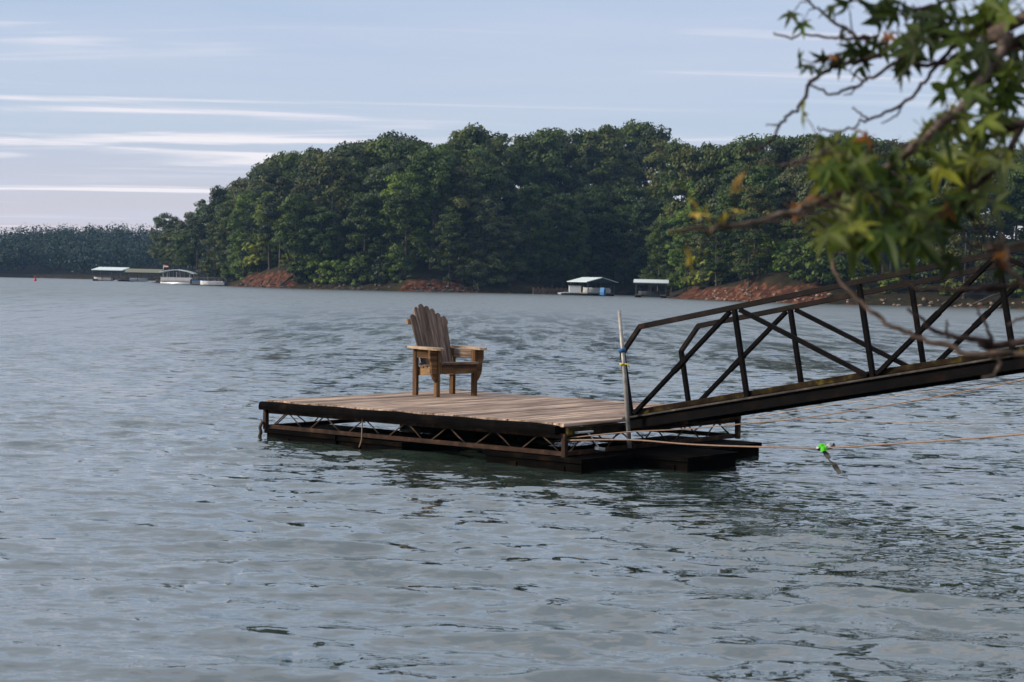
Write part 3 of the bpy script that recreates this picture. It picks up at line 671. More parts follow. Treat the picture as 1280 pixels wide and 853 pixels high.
# ------------------------------------------------------------------ boat docks and boats
def covered_dock(name, loc, rz, w, d, h, roof, roofmat, label, posts=3, deckmat='dockwood', rise=0.7, group=None, tilt=0.07):
    o = empty(name, rotz(loc, rz)); tag(o, label, 'boat dock', group)
    for y in (-d / 2, d / 2):
        for k in range(posts):
            x = -w / 2 + 0.15 + (w - 0.3) * k / (posts - 1); bar('post', o, (x, y, 0.2), (x, y, h), 0.12, 0.12, 'steelfar')
    for y in (-d / 2, d / 2): bar('eave_beam', o, (-w / 2, y, h), (w / 2, y, h), 0.12, 0.2, 'steelfar')
    for x in (-w / 2 + 0.5, w / 2 - 0.5): bar('walkway', o, (x, -d / 2, 0.42), (x, d / 2, 0.42), 1.0, 0.16, deckmat)
    bar('walkway', o, (-w / 2, d / 2 - 0.45, 0.425), (w / 2, d / 2 - 0.45, 0.425), 0.9, 0.15, deckmat)
    for x in (-w / 2 + 0.5, w / 2 - 0.5): bar('float', o, (x, -d / 2 + 0.1, 0.1), (x, d / 2 - 0.1, 0.1), 0.9, 0.46, 'float')
    bar('railing', o, (-w / 2, -d / 2, 1.35), (-w / 2 + 1.0, -d / 2, 1.35), 0.05, 0.05, 'steelfar')
    if roof == 'flat':
        v, f = box_vf(w + 0.5, d + 0.6, 0.26, 0.04); obj('roof', mesh('roof', v, f, M[roofmat]), o, Matrix.Translation((-w / 2 - 0.25, 0, h + 0.24 + tilt * d * 0.5)) @ Matrix.Rotation(tilt, 4, 'X'))
        bar('roof_trim', o, (-w / 2 - 0.25, -d / 2 - 0.32, h + 0.13), (w / 2 + 0.25, -d / 2 - 0.32, h + 0.13), 0.05, 0.14, 'roof_dark')
    else:   # gable, ridge along x when 'side', along y when 'front'
        a = Vector((w / 2 + 0.4, d / 2 + 0.4, 0)); z0 = h + 0.12; t = 0.1
        if roof == 'side': prof = [(-a.y, z0), (0, z0 + rise), (a.y, z0), (a.y, z0 - t), (0, z0 + rise - t), (-a.y, z0 - t)]; ext = a.x
        else: prof = [(-a.x, z0), (0, z0 + rise), (a.x, z0), (a.x, z0 - t), (0, z0 + rise - t), (-a.x, z0 - t)]; ext = a.y
        v = []
        for s in (-ext, ext):
            for p, z in prof: v.append((s, p, z) if roof == 'side' else (p, s, z))
        f = [(i, (i + 1) % 6, 6 + (i + 1) % 6, 6 + i) for i in range(6)] + [(5, 4, 1, 0), (4, 3, 2, 1), (6, 7, 10, 11), (7, 8, 9, 10)]
        obj('roof', mesh('roof', v, f, M[roofmat]), o)
        for s in (-ext, ext):
            q = [(s, -a.y, z0 - t), (s, a.y, z0 - t), (s, 0, z0 + rise - t)] if roof == 'side' else [(-a.x, s * 0.98, z0 - t), (a.x, s * 0.98, z0 - t), (0, s * 0.98, z0 + rise - t)]
            nx = Vector((0.04, 0, 0)) if roof == 'side' else Vector((0, 0.04, 0))
            v = [Vector(p) - nx for p in q] + [Vector(p) + nx for p in q]
            obj('gable_end', mesh('gable_end', v, [(0, 1, 2), (5, 4, 3), (0, 3, 4, 1), (1, 4, 5, 2), (2, 5, 3, 0)], M['roof_dark']), o)
    return o
def hull_vf(L, w, h):
    """pointed motor boat hull, bow at +x"""
    st = [(-0.5, 0.46, 0.55), (-0.2, 0.5, 0.55), (0.15, 0.47, 0.6), (0.36, 0.30, 0.7), (0.5, 0.02, 0.85)]
    v = []
    for s, b, t in st:
        x = s * L; b *= w
        v += [(x, -b, t * h + 0.35 * h), (x, -b * 0.75, 0.1 * h), (x, 0, -0.1 * h + (0.25 * h if s > 0.4 else 0)), (x, b * 0.75, 0.1 * h), (x, b, t * h + 0.35 * h), (x, b * 0.8, t * h + 0.33 * h), (x, 0, t * h + 0.38 * h), (x, -b * 0.8, t * h + 0.33 * h)]
    f = []
    for i in range(len(st) - 1):
        for k in range(8): f.append((i * 8 + k, i * 8 + (k + 1) % 8, i * 8 + 8 + (k + 1) % 8, i * 8 + 8 + k)[::-1])
    f += [tuple(range(8)), tuple(range(39, 31, -1))]
    return v, f
def motor_boat(name, loc, rz, L, w, h, hullmat, covermat, label, screen=True):
    o = empty(name, rotz(loc, rz)); tag(o, label, 'boat')
    v, f = hull_vf(L, w, h); obj('hull', mesh('hull', v, f, M[hullmat], False), o)
    c = [(-0.46 * L, -0.40 * w), (0.22 * L, -0.36 * w), (0.36 * L, 0), (0.22 * L, 0.36 * w), (-0.46 * L, 0.40 * w)]
    v, f = extrude_vf(c, 0.22 * h); obj('cover', mesh('cover', v, f, M[covermat]), o, Matrix.Translation((0, 0, 1.02 * h)))
    if screen: bar('windscreen', o, (0.08 * L, -0.3 * w, 1.3 * h), (0.08 * L, 0.3 * w, 1.3 * h), 0.06, 0.35 * h, 'steelfar')
    bar('outboard_motor', o, (-0.55 * L, 0, 0.2 * h), (-0.55 * L, 0, 1.35 * h), 0.35, 0.35, 'steelfar')
    return o
def pontoon(loc, rz, label):
    o = empty('pontoon_boat', rotz(loc, rz)); tag(o, label, 'boat'); L, w = 7.0, 2.5
    for y in (-0.85, 0.85):
        tube('pontoon', o, [(-L / 2, y, 0.22), (L / 2 - 0.6, y, 0.22), (L / 2, y, 0.42)], [0.32, 0.32, 0.08], 'alu', 12)
    bar('deck', o, (-L / 2, 0, 0.62), (L / 2 - 0.1, 0, 0.62), w, 0.12, 'hull')
    for y in (-w / 2 + 0.05, w / 2 - 0.05):
        for k in range(4): bar('side_panel', o, (-L / 2 + 0.1 + k * 1.68, y, 1.05), (-L / 2 + 1.72 + k * 1.68, y, 1.05), 0.05, 0.62, 'hull')
        bar('rail', o, (-L / 2 + 0.1, y, 1.40), (L / 2 - 0.2, y, 1.40), 0.05, 0.05, 'alu')
    for x in (-2.2, -1.2, 1.6): bar('seat', o, (x, -0.9, 1.0), (x, 0.9, 1.0), 0.55, 0.6, 'white')
    for x, y in ((-2.9, -1.1), (-2.9, 1.1), (0.0, -1.1), (0.0, 1.1), (2.9, -1.1), (2.9, 1.1)): bar('canopy_post', o, (x, y, 0.7), (x, y, 2.55), 0.06, 0.06, 'alu')
    pr = [(-3.7, 2.45), (-2.2, 2.85), (0, 3.05), (2.2, 2.75), (3.7, 2.25), (3.7, 2.17), (2.2, 2.66), (0, 2.96), (-2.2, 2.76), (-3.7, 2.36)]
    v = [(x, -1.4, z) for x, z in pr] + [(x, 1.4, z) for x, z in pr]
    f = [(i, (i + 1) % 10, 10 + (i + 1) % 10, 10 + i) for i in range(10)] + [(i, 9 - i, 8 - i, i + 1)[::-1] for i in range(4)] + [(10 + i, 10 + 9 - i, 10 + 8 - i, 11 + i) for i in range(4)]
    obj('canopy', mesh('canopy', v, f, M['roof_white']), o)
    fl = tube('flag_pole', o, [(-3.3, 0, 2.5), (-3.3, 0, 4.0)], 0.03, 'alu', 6)
    bar('flag', o, (-3.3, 0, 3.7), (-2.3, 0.1, 3.62), 0.03, 0.5, 'red'); bar('flag_stripe', o, (-3.3, -0.02, 3.7), (-2.3, 0.08, 3.62), 0.035, 0.16, 'white')
p = at_z(138, 351.6); covered_dock('covered_boat_dock', (p.x, p.y, 0), R(-6), 7.6, 5.5, 2.55, 'flat', 'roof_white', 'leftmost covered boat dock with white flat roof', 4, tilt=0.12)
motor_boat('motor_boat', (p.x - 1.4, p.y - 1.6, 0.15), R(170), 5.2, 1.9, 0.75, 'hull', 'dockwood', 'pale motor boat under the leftmost white flat roof', True)
p = at_z(181, 352.6); covered_dock('covered_boat_dock', (p.x, p.y, 0), R(4), 8.4, 6.5, 2.3, 'side', 'roof_olive', 'covered boat dock with olive pitched roof beside the pontoon boat', 4, rise=0.9)
motor_boat('motor_boat', (p.x - 1.0, p.y - 2.2, 0.15), R(15), 4.6, 1.8, 0.7, 'white', 'white', 'white motor boat under the olive pitched roof', True)
gp0 = at_z(186, 353.2); g = empty('gangplank', rotz((gp0.x, gp0.y - 2, 0.5), R(-2))); tag(g, 'sloping brown gangplank in front of the olive roofed dock', 'gangplank')
bar('walkway', g, (0, 0, 0.1), (4.4, 0, 0.75), 1.0, 0.12, 'rust'); bar('handrail', g, (0, -0.5, 0.7), (4.4, -0.5, 1.35), 0.06, 0.06, 'rust')
p = at_z(223, 355.6); pontoon((p.x, p.y, 0), R(-10), 'white canopied pontoon boat with small red flag')
def open_dock():
    a = at_z(244, 356.2); b = at_z(285, 357.6); o = empty('open_dock', rotz((a.x, a.y + 2.0, 0), math.atan2(b.y - a.y, b.x - a.x))); tag(o, 'low open dock with railings left of the clay mound', 'dock')
    L = (b - a).length; n = 12
    for k in range(n): bar('plank', o, (L * k / n, 0, 0.5), (L * (k + 0.96) / n, 0, 0.5), 1.6, 0.12, 'dockwood')
    for k in range(7):
        for y in (-0.75, 0.75): bar('post', o, (L * k / 6 * 0.98 + 0.06, y, -0.4), (L * k / 6 * 0.98 + 0.06, y, 1.5), 0.1, 0.1, 'steelfar')
    for y in (-0.75, 0.75): bar('handrail', o, (0, y, 1.5), (L, y, 1.5), 0.08, 0.08, 'steelfar')
    bar('float', o, (0.2, 0, 0.15), (L - 0.2, 0, 0.15), 1.4, 0.4, 'float')
open_dock()
p = at_z(255, 356.9); motor_boat('motor_boat', (p.x, p.y, 0.1), R(8), 4.6, 1.8, 0.75, 'hull', 'bluetarp', 'small boat under a blue cover beside the open dock', False)
p = at_z(268, 357.4); motor_boat('motor_boat', (p.x, p.y - 2.0, 0.1), R(176), 4.8, 1.8, 0.7, 'white', 'hull', 'small white boat moored at the open dock', True)
# docks in the cove
p = at_z(741, 370.0); p.y += 2.4; covered_dock('covered_boat_dock', (p.x, p.y, 0), R(28), 5.2, 5.6, 2.15, 'front', 'roof_white', 'white gable roofed boat dock in the cove', 3, rise=0.75)
motor_boat('motor_boat', (p.x + 0.6, p.y - 0.8, 0.35), R(200), 4.6, 1.7, 0.85, 'white', 'white', 'white covered boat under the gable roofed dock', False)
q = at_z(718, 369.4)
ck = empty('dock_locker', rotz((q.x, q.y, 0), R(5))); tag(ck, 'white locker on a green float left of the gable roofed dock', 'locker')
bar('raft', ck, (-2.2, 0, 0.22), (2.8, 0, 0.22), 2.0, 0.3, 'roof_dark'); bar('cabinet', ck, (-0.9, 0, 0.95), (1.0, 0, 0.95), 1.0, 1.1, 'white'); bar('lid', ck, (-0.95, 0, 1.54), (1.05, 0, 1.54), 1.1, 0.08, 'hull')
def kayak(loc, rz, mat, label, L=3.2):
    o = empty('kayak', rotz(loc, rz)); tag(o, label, 'kayak')
    pts = [(-L / 2, 0, 0.32), (-L * 0.35, 0, 0.2), (0, 0, 0.16), (L * 0.35, 0, 0.2), (L / 2, 0, 0.32)]
    tube('hull', o, pts, [0.03, 0.24, 0.34, 0.24, 0.03], mat, 10); tube('cockpit_rim', o, [(-0.45, 0, 0.47), (0.45, 0, 0.47)], [0.16, 0.16], 'steelfar', 10)
q = at_z(709, 369.2); kayak((q.x, q.y, 0), R(8), 'hull', 'pale kayak floating left of the white locker')
q = at_z(753, 370.4); o = empty('jet_ski_cover', rotz((q.x, q.y - 1.0, 0), R(60)) @ Matrix.Diagonal((0.5, 0.6, 0.72, 1))); tag(o, 'upright bright blue cover at the right of the gable roofed dock', 'cover')
v, f = extrude_vf([(-0.7, 0.1), (0.7, 0.1), (0.8, 0.9), (0.35, 1.9), (-0.35, 1.9), (-0.8, 0.9)], 1.2); obj('tarpaulin', mesh('tarpaulin', v, f, M['bluetarp']), o, Matrix.Rotation(R(90), 4, 'X'))
bar('stand', o, (-0.8, 0, 0.1), (0.8, 0, 0.1), 1.1, 0.3, 'float')
p = at_z(815, 372.4); p.y += 2.2; covered_dock('covered_boat_dock', (p.x, p.y, 0), R(-5), 4.9, 5.5, 2.05, 'flat', 'roof_white', 'white flat roofed boat dock at the left of the right headland', 3)
motor_boat('motor_boat', (p.x + 0.2, p.y - 0.6, 0.2), R(170), 4.4, 1.7, 0.7, 'steelfar', 'steelfar', 'dark motor boat under the cove flat roof', True)
# buoy
p = at_z(44, 351.4); o = empty('channel_buoy', rotz((p.x, p.y, 0), 0)); tag(o, 'small red channel buoy on the open water', 'buoy')
tube('body', o, [(0, 0, -0.3), (0, 0, 0.3), (0, 0, 0.5)], [0.32, 0.32, 0.16], 'red', 12); tube('cone_top', o, [(0, 0, 0.5), (0, 0, 1.0), (0, 0, 1.15)], [0.14, 0.12, 0.02], 'red', 10)

# ------------------------------------------------------------------ floating dock
TH = -0.701; E1 = Vector((math.cos(TH), math.sin(TH), 0.009)).normalized(); E2 = Vector((-math.sin(TH), math.cos(TH), 0.003)); E2 = (E2 - E1 * E2.dot(E1)).normalized(); E3 = E1.cross(E2)
DL = Vector((-2.739, 18.80, 0.414)); DA, DB = 4.27, 3.05
DM = frame(DL, E1, E2, E3)
def build_dock():
    o = empty('floating_dock', DM); tag(o, 'weathered wooden swim dock on rusty steel frame and black floats', 'dock')
    nb = 30; pitch = DA / nb; bw = pitch - 0.010; meshes = []
    for k in range(5):
        v, f = box_vf(DB + 0.02, bw, 0.034, 0.005)
        # cupped and slightly twisted old boards
        rr = random.Random(k); v = [(x, y, z + 0.004 * (2 * y / bw) ** 2 + rr.uniform(-0.0015, 0.0015)) for x, y, z in v]
        meshes.append(mesh('deck_board', v, f, M['deck']))
    for k in range(nb):
        m = Matrix.Translation((pitch * (k + 0.5), -0.01 + random.uniform(-0.008, 0.008), -0.020 + random.uniform(-0.003, 0.003))) @ Matrix.Rotation(R(90) + random.uniform(-0.0015, 0.0015), 4, 'Z') @ Matrix.Rotation(random.uniform(-0.01, 0.01), 4, 'X')
        obj('deck_board', meshes[k % 5], o, m)
    # rounded rubber edge on the long sides, plank edge on the short ones
    def edge(y, s):
        pts = [(-0.02 + (DA - 0.03) * t / 14, y, -0.055 + 0.006 * math.sin(t * 2.1)) for t in range(15)]
        v, f = [], []
        pr = [(0.03, 0.032), (-0.01 * 0 - 0.02, 0.045), (-0.05, 0.03), (-0.06, -0.01), (-0.055, -0.045), (-0.02, -0.05), (0.02, -0.045)]
        for (x, yy, z) in pts:
            for a, b in pr: v.append((x, yy + a * s, z + b + random.uniform(-0.003, 0.003)))
        n = len(pr)
        for i in range(len(pts) - 1):
            for k in range(n): f.append((i * n + k, i * n + (k + 1) % n, (i + 1) * n + (k + 1) % n, (i + 1) * n + k))
        f += [tuple(range(n)), tuple(range(n * (len(pts) - 1), n * len(pts)))]
        obj('rubber_edge', mesh('rubber_edge', v, f, M['bumper']), o)
    edge(-0.035, 1); edge(DB + 0.035, -1)
    bar('edge_plank', o, (DA + 0.025, 0, -0.075), (DA + 0.025, DB, -0.075), 0.035, 0.075, 'moss_wood'); bar('edge_plank', o, (-0.025, 0, -0.075), (-0.025, DB, -0.075), 0.035, 0.075, 'moss_wood')
    zt, zb = -0.125, -0.295
    def truss(p0, p1, n, mat='rod', flip=False, r=0.0075):
        p0, p1 = Vector(p0), Vector(p1); d = p1 - p0; L = d.length
        bar('top_angle', o, p0 + Vector((0, 0, zt)), p1 + Vector((0, 0, zt)), 0.04, 0.045, 'rust')
        bar('bottom_angle', o, p0 + Vector((0, 0, zb)), p1 + Vector((0, 0, zb)), 0.04, 0.045, 'rust')
        st = L / n
        for k in range(n):
            a = p0 + d * ((k + 0.12) / n); b = p0 + d * ((k + 0.44) / n); c = p0 + d * ((k + 0.56) / n); e = p0 + d * ((k + 0.88) / n)
            for q0, q1 in ((a, b), (e, c)):
                j = random.uniform(-0.015, 0.015)
                mw, LL = bar_frame(q0 + Vector((0, 0, zb + 0.02)), q1 + Vector((j, 0, zt - 0.02))); v, f = tube_vf([(0, 0, 0), (LL * 0.5, 0, random.uniform(-0.006, 0.006)), (LL, 0, 0)], r, 6)
                obj('web_rod', mesh('web_rod', v, f, M[mat], True), o, mw)
    truss((0.02, 0.03, 0), (DA - 0.02, 0.03, 0), 7); truss((0.02, DB - 0.03, 0), (DA - 0.02, DB - 0.03, 0), 7)
    truss((0.03, 0.06, 0), (0.03, DB - 0.06, 0), 5); truss((DA - 0.03, 0.06, 0), (DA - 0.03, DB - 0.06, 0), 5)
    truss((0.05, DB * 0.5, 0), (DA - 0.05, DB * 0.5, 0), 7)
    for x, y in ((0, 0), (DA, 0), (DA, DB), (0, DB)): bar('corner_post', o, (x, y, -0.10), (x, y, -0.325), 0.05, 0.05, 'rust', (1, 0, 0))
    # floats
    def fl(u0, u1, v0, v1, zt_=-0.325, zb_=-0.75):
        L, w, h = u1 - u0, v1 - v0, zt_ - zb_
        v, f = box_vf(L, w, h, 0.03)
        b = obj('float', mesh('float', v, f, M['float']), o, Matrix.Translation((u0, (v0 + v1) / 2, (zt_ + zb_) / 2)))
        # moulded rim and ribs
        bar('rim', b, (-0.02, 0, h / 2 - 0.02), (L + 0.02, 0, h / 2 - 0.02), w + 0.05, 0.045, 'float')
        n = max(2, int(L / 0.45))
        for k in range(n): bar('rib', b, ((k + 0.5) * L / n, 0, -0.02), ((k + 0.5) * L / n + 0.10, 0, -0.02), w + 0.03, h - 0.12, 'float')
    fl(0.02, 1.12, 0.0, 0.95); fl(1.15, 2.10, 0.02, 0.93, -0.335); fl(0.1, 2.1, 2.05, 2.98)
    fl(3.30, 4.50, -0.03, 0.78); fl(3.65, 5.10, 0.86, 1.72); fl(3.55, 4.70, 1.85, 2.80)
    # weld tabs, cleat and the bent aluminium bracket at the near corner
    bar('cleat_base', o, (DA + 0.06, 0.10, -0.09), (DA + 0.06, 0.34, -0.09), 0.05, 0.02, 'alu'); bar('bracket', o, (DA + 0.10, 0.24, -0.10), (DA + 0.16, 0.34, -0.25), 0.022, 0.012, 'alu'); bar('bracket_foot', o, (DA + 0.15, 0.31, -0.245), (DA + 0.16, 0.40, -0.262), 0.05, 0.03, 'alu')
    # short cord hanging from the near truss
    tube('hanging_cord', o, smooth_path([(1.55, -0.02, -0.11), (1.56, -0.035, -0.2), (1.55, -0.03, -0.33), (1.52, -0.035, -0.42)], 3), 0.007, 'rope', 6)
    tube('hanging_cord', o, smooth_path([(0.0, -0.05, -0.24), (-0.03, -0.06, -0.30), (-0.02, -0.055, -0.36), (-0.05, -0.06, -0.42)], 3), [0.02] * 9 + [0.008], 'rod', 6)
    return o
build_dock()

# ------------------------------------------------------------------ chair
def build_chair():
    legs_px = [(517, 495), (544, 497), (567, 493.5), (595, 496.5)]
    P = [at_z(x, y, 0.418) for x, y in legs_px]; c = (P[0] + P[1] + P[2] + P[3]) / 4
    Fw = (P[1] - P[0] + P[3] - P[2]).normalized(); Sd = (P[2] - P[0] + P[3] - P[1]).normalized()
    ang = (math.atan2(Fw.y, Fw.x) + math.atan2(Sd.y, Sd.x) - math.pi / 2) / 2
    print('chair', c, math.degrees(ang), (P[1] - P[0]).length, (P[2] - P[0]).length)
    uv = DM.inverted() @ c; uv.z = 0.0
    o = empty('adirondack_chair', DM @ Matrix.Translation(uv) @ Matrix.Rotation(ang - TH, 4, 'Z'))
    tag(o, 'weathered wooden adirondack chair with fan back on the dock', 'chair')
    xr, xf, yy, AH = -0.215, 0.215, 0.275, 0.555
    for s in (-1, 1):
        bar('rear_leg', o, (xr, s * yy, 0.0), (xr, s * yy, AH), 0.075, 0.042, 'brown_wood', (0, 1, 0))
        lg = bar('front_leg', o, (xf, s * yy, 0.0), (xf, s * yy, AH), 0.075, 0.042, 'brown_wood', (0, 1, 0))
        # curved bracket under the arm, on the outer face of the leg
        prof = [(0, AH), (0.10, AH), (0.10, AH - 0.11), (0.085, AH - 0.145), (0.078, AH - 0.19), (0.078, AH - 0.24), (0.066, AH - 0.29), (0.04, AH - 0.34), (0.012, AH - 0.375), (0, AH - 0.385)]
        if s < 0: prof = [(-a, b) for a, b in reversed(prof)]
        v, f = extrude_vf([(a + s * 0.0215, b) for a, b in prof], 0.04)
        mw = Matrix(((0, 0, 1, xf + 0.005), (1, 0, 0, s * yy), (0, 1, 0, 0), (0, 0, 0, 1)))
        obj('arm_bracket', mesh('arm_bracket', v, f, M['brown_wood']), o, mw)
        # arm board, wide and rounded at the front
        a0, a1, w0, w1 = -0.26, 0.36, 0.055, 0.075
        pl = [(a0, -w0), (0.0, -w0 - 0.005), (0.18, -w1), (0.29, -w1), (0.33, -w1 * 0.7), (a1, -w1 * 0.2), (a1, w1 * 0.2), (0.33, w1 * 0.7), (0.29, w1), (0.18, w1), (0.0, w0 + 0.005), (a0, w0)]
        v, f = extrude_vf(pl, 0.028); obj('arm', mesh('arm', v, f, M['arm_wood']), o, Matrix.Translation((0, s * (yy + 0.045), AH + 0.016)) @ Matrix.Rotation(R(1.0), 4, 'Y'))
        bar('arm_rail', o, (xr + 0.045, s * yy, AH - 0.055), (xf - 0.045, s * yy, AH - 0.055), 0.034, 0.105, 'grey_wood' if s > 0 else 'brown_wood')
        bar('side_rail', o, (xr - 0.05, s * (yy - 0.045), 0.285), (xf + 0.05, s * (yy - 0.045), 0.325), 0.036, 0.105, 'pale_wood')
    bar('front_apron', o, (xf + 0.058, -yy + 0.03, 0.325), (xf + 0.058, yy - 0.03, 0.325), 0.028, 0.10, 'brown_wood')
    # seat slats
    for k in range(6):
        x = xf + 0.062 - k * 0.079; z = 0.398 - (0 if k == 0 else 0.004) - 0.0075 * k * 1.2
        bar('seat_slat', o, (x, -yy + 0.012, z), (x, yy - 0.012, z), 0.073, 0.024, 'grey_wood', (0.1, 0, 1))
    # fan back: seven slats, each with a rounded top
    lean = R(20); bx, bz = -0.125, 0.285
    ax = Vector((-math.sin(lean), 0, math.cos(lean)))
    tops = [0.965, 1.06, 1.10, 1.075, 1.04, 0.985, 0.945]
    for k in range(7):
        yb = (k - 3) * 0.063; yt = (k - 3) * 0.077
        L = (tops[k] - bz) / math.cos(lean)
        p0 = Vector((bx, yb, bz)); p1 = p0 + ax * L + Vector((0, yt - yb, 0)); xdir = (p1 - p0).normalized(); LL = (p1 - p0).length
        wb, wt = 0.0305, 0.0375
        out = [(0, -wb), (LL * 0.93, -wt)] + [(LL * 0.93 + wt * 1.15 * math.sin(t), -wt * math.cos(t)) for t in (0.4, 0.9, 1.4, 1.75, 2.25, 2.75)] + [(LL * 0.93, wt), (0, wb)]
        v, f = extrude_vf(out, 0.02)
        nrm = Vector((math.cos(lean), 0, math.sin(lean))); ydir = nrm.cross(xdir).normalized(); zdir = xdir.cross(ydir)
        obj('back_slat', mesh('back_slat', v, f, M['grey_wood']), o, frame(p0 + nrm * random.uniform(-0.002, 0.002), xdir, ydir, zdir))
    for zz, hw, mat in ((0.36, 0.235, 'pale_wood'), (0.56, 0.27, 'brown_wood'), (0.88, 0.30, 'pale_wood')):
        q = Vector((bx, 0, bz)) + ax * ((zz - bz) / math.cos(lean)) + Vector((-0.030, 0, -0.008)); bar('back_rail', o, (q.x, -hw, q.z), (q.x, hw, q.z), 0.028, 0.06, mat, (-math.sin(lean), 0, math.cos(lean)))
build_chair()

# ------------------------------------------------------------------ gangway
GP, PH, SL, GW, GT, S1, SD = Vector((1.179, 16.59, 0.494)), -0.675, 0.198, 1.064, 0.873, 1.358, 1.31
GU = Vector((math.cos(PH) * math.cos(SL), math.sin(PH) * math.cos(SL), math.sin(SL))); GN = Vector((-math.cos(PH) * math.sin(SL), -math.sin(PH) * math.sin(SL), math.cos(SL))); GV = GN.cross(GU)
GL = S1 + SD * 4 + 0.35
def build_gangway():
    o = empty('gangway', frame(GP, GU, GV, GN)); tag(o, 'black steel truss gangway with mossy planks rising to the bank', 'gangway')
    T = 0.045
    for y, side in ((0.0, 'near'), (GW, 'far')):
        bar('bottom_chord', o, (0.0, y, -0.065), (GL, y, -0.065), 0.05, 0.13, 'iron'); 
        bar('bottom_lip', o, (-0.05, y - 0.032, -0.012), (GL, y - 0.032, -0.012), 0.06, 0.02, 'lip')
        last = S1 + 4 * SD
        b0, b1 = 0.27, GT - 0.02
        bar('end_post', o, (0.02, y, 0), (0.02, y, 0.64), T, T, 'iron', (1, 0, 0))
        # top rail comes down in a chamfer at the end
        bar('top_rail', o, (b0, y, b1), (last + 0.3, y, GT), T, T * 1.15, 'rail')
        bar('rail_drop', o, (0.02, y, 0.63), (b0 + 0.01, y, b1 + 0.008), T * 0.95, T, 'rail')
        for k in range(5): bar('upright', o, (S1 + k * SD, y, 0), (S1 + k * SD, y, GT - 0.025), T, T, 'iron', (1, 0, 0))
        for k in range(5):
            a, b = (0.06 if k == 0 else S1 + (k - 1) * SD + 0.04), S1 + k * SD - 0.05
            if k % 2 == 0: bar('diagonal', o, (a, y, 0.02), (b, y, GT - 0.05), T, T * 0.9, 'iron')
            else: bar('diagonal', o, (a + 0.02, y, GT - 0.05), (b, y, 0.02), T, T * 0.9, 'iron')
            if k % 2 == 0:
                m0 = Vector((a, y, 0.02)).lerp(Vector((b, y, GT - 0.05)), 0.42); m1 = Vector((a, y, 0.02)).lerp(Vector((b, y, GT - 0.05)), 0.55); bar('splice', o, m0, m1, T * 1.12, T * 1.1, 'iron')
    for y in (0.04, GW - 0.04): bar('kick_board', o, (0.03, y, 0.032), (GL, y, 0.032), 0.03, 0.055, 'moss_wood')
    n = int(GL / 0.145); ms = []
    for k in range(4):
        v, f = box_vf(GW - 0.06, 0.138, 0.03, 0.006); rr = random.Random(k + 40); v = [(x, y, z + rr.uniform(-0.004, 0.004)) for x, y, z in v]; ms.append(mesh('plank', v, f, M['moss_wood']))
    for k in range(n): obj('plank', ms[k % 4], o, Matrix.Translation((0.07 + k * 0.145, 0.03, 0.0 + random.uniform(-0.004, 0.006))) @ Matrix.Rotation(R(90) * 0 + random.uniform(-0.006, 0.006), 4, 'Z') @ Matrix(((0, 1, 0, 0), (1, 0, 0, 0), (0, 0, -1, 0), (0, 0, 0, 1))))
    for k in range(8): bar('cross_beam', o, (0.2 + k * (GL - 0.4) / 7, 0.03, -0.06), (0.2 + k * (GL - 0.4) / 7, GW - 0.03, -0.06), 0.05, 0.07, 'iron')
    for y in (0.05, GW - 0.05): bar('hinge_arm', o, (-0.30, y, -0.13 + 0.01), (0.05, y, -0.06), 0.05, 0.04, 'iron')
build_gangway()
end = GP + GU * GL
# grey pole strapped to the gangway end post
pb = at_z(787, 562, 0.165); pb = DM @ Vector((4.475, 0.66, -0.28)); pb = at_y(787, 560, pb.y); pt = at_y(774, 388, pb.y - 0.03)
po = empty('grey_pole', Matrix.Translation(pb)); tag(po, 'thin grey metal pole strapped to the gangway end post', 'pole')
d = pt - pb
tube('pipe', po, [(0, 0, 0), d * 0.5 + Vector((0.006, 0, 0)), d], [0.022, 0.02, 0.017], 'pipe', 10)
for px_, py_, mt in ((777.3, 438, 'blue'), (778, 455, 'yellow')):
    q = at_y(px_, py_, pb.y - 0.01) - pb; tube('strap', po, [q - Vector((-0.004, 0, 0.018 if mt == 'blue' else 0.009)), q + Vector((0, 0, 0.018 if mt == 'blue' else 0.009))], 0.036 if mt == 'blue' else 0.032, mt, 10)
q = at_y(781, 455, pb.y - 0.04) - pb; tube('strap_tail', po, [q, q + Vector((0.03, -0.01, -0.005)), q + Vector((0.045, -0.01, -0.035))], 0.006, 'yellow', 5)

# ------------------------------------------------------------------ mooring ropes
NC = DM @ Vector((DA + 0.02, 0.02, -0.16)); RC = DM @ Vector((DA + 0.03, DB, -0.12))
def rope(px, Y0, Y1, r, mat, label, start=None, end_=None):
    n = len(px); xs = [p[0] for p in px]; pts = []
    for (x, y) in px:
        t = (x - xs[0]) / (xs[-1] - xs[0]); pts.append(at_y(x, y, Y0 + (Y1 - Y0) * t))
    if start is not None: pts[0] = start
    if end_ is not None: pts.append(pts[-1] + (pts[-1] - pts[-2]) * 1.8)
    pp = smooth_path(pts, 5); root = pp[0].copy()
    o = tube('mooring_rope', None, pp, r, mat, 6); tag(o, label, 'rope', 'mooring ropes')
    return pts
anchor = Vector((9.2, 14.0, 0.9))
rA = rope([(713, 541), (787, 550), (860, 555.5), (936, 558.5), (1030, 560), (1100, 556), (1180, 551), (1280, 543)], NC.y, 13.2, 0.0075, 'rope', 'tan rope carrying the bright green ribbon', NC, Vector((8.4, 13.0, 0.75)))
rope([(718, 540.5), (787, 540), (850, 537), (930, 530), (1010, 522), (1150, 500), (1280, 475)], NC.y, 14.0, 0.0055, 'rope', 'tan rope passing close under the gangway from the near dock corner', NC + Vector((0.01, 0.03, 0.02)), Vector((8.6, 14.2, 1.1)))
rope([(921, 521), (1000, 524.5), (1130, 528.5), (1280, 530)], RC.y, 16.0, 0.0042, 'rope2', 'thin flat cord running right from the far dock corner', RC, Vector((10.5, 16.2, 0.55)))
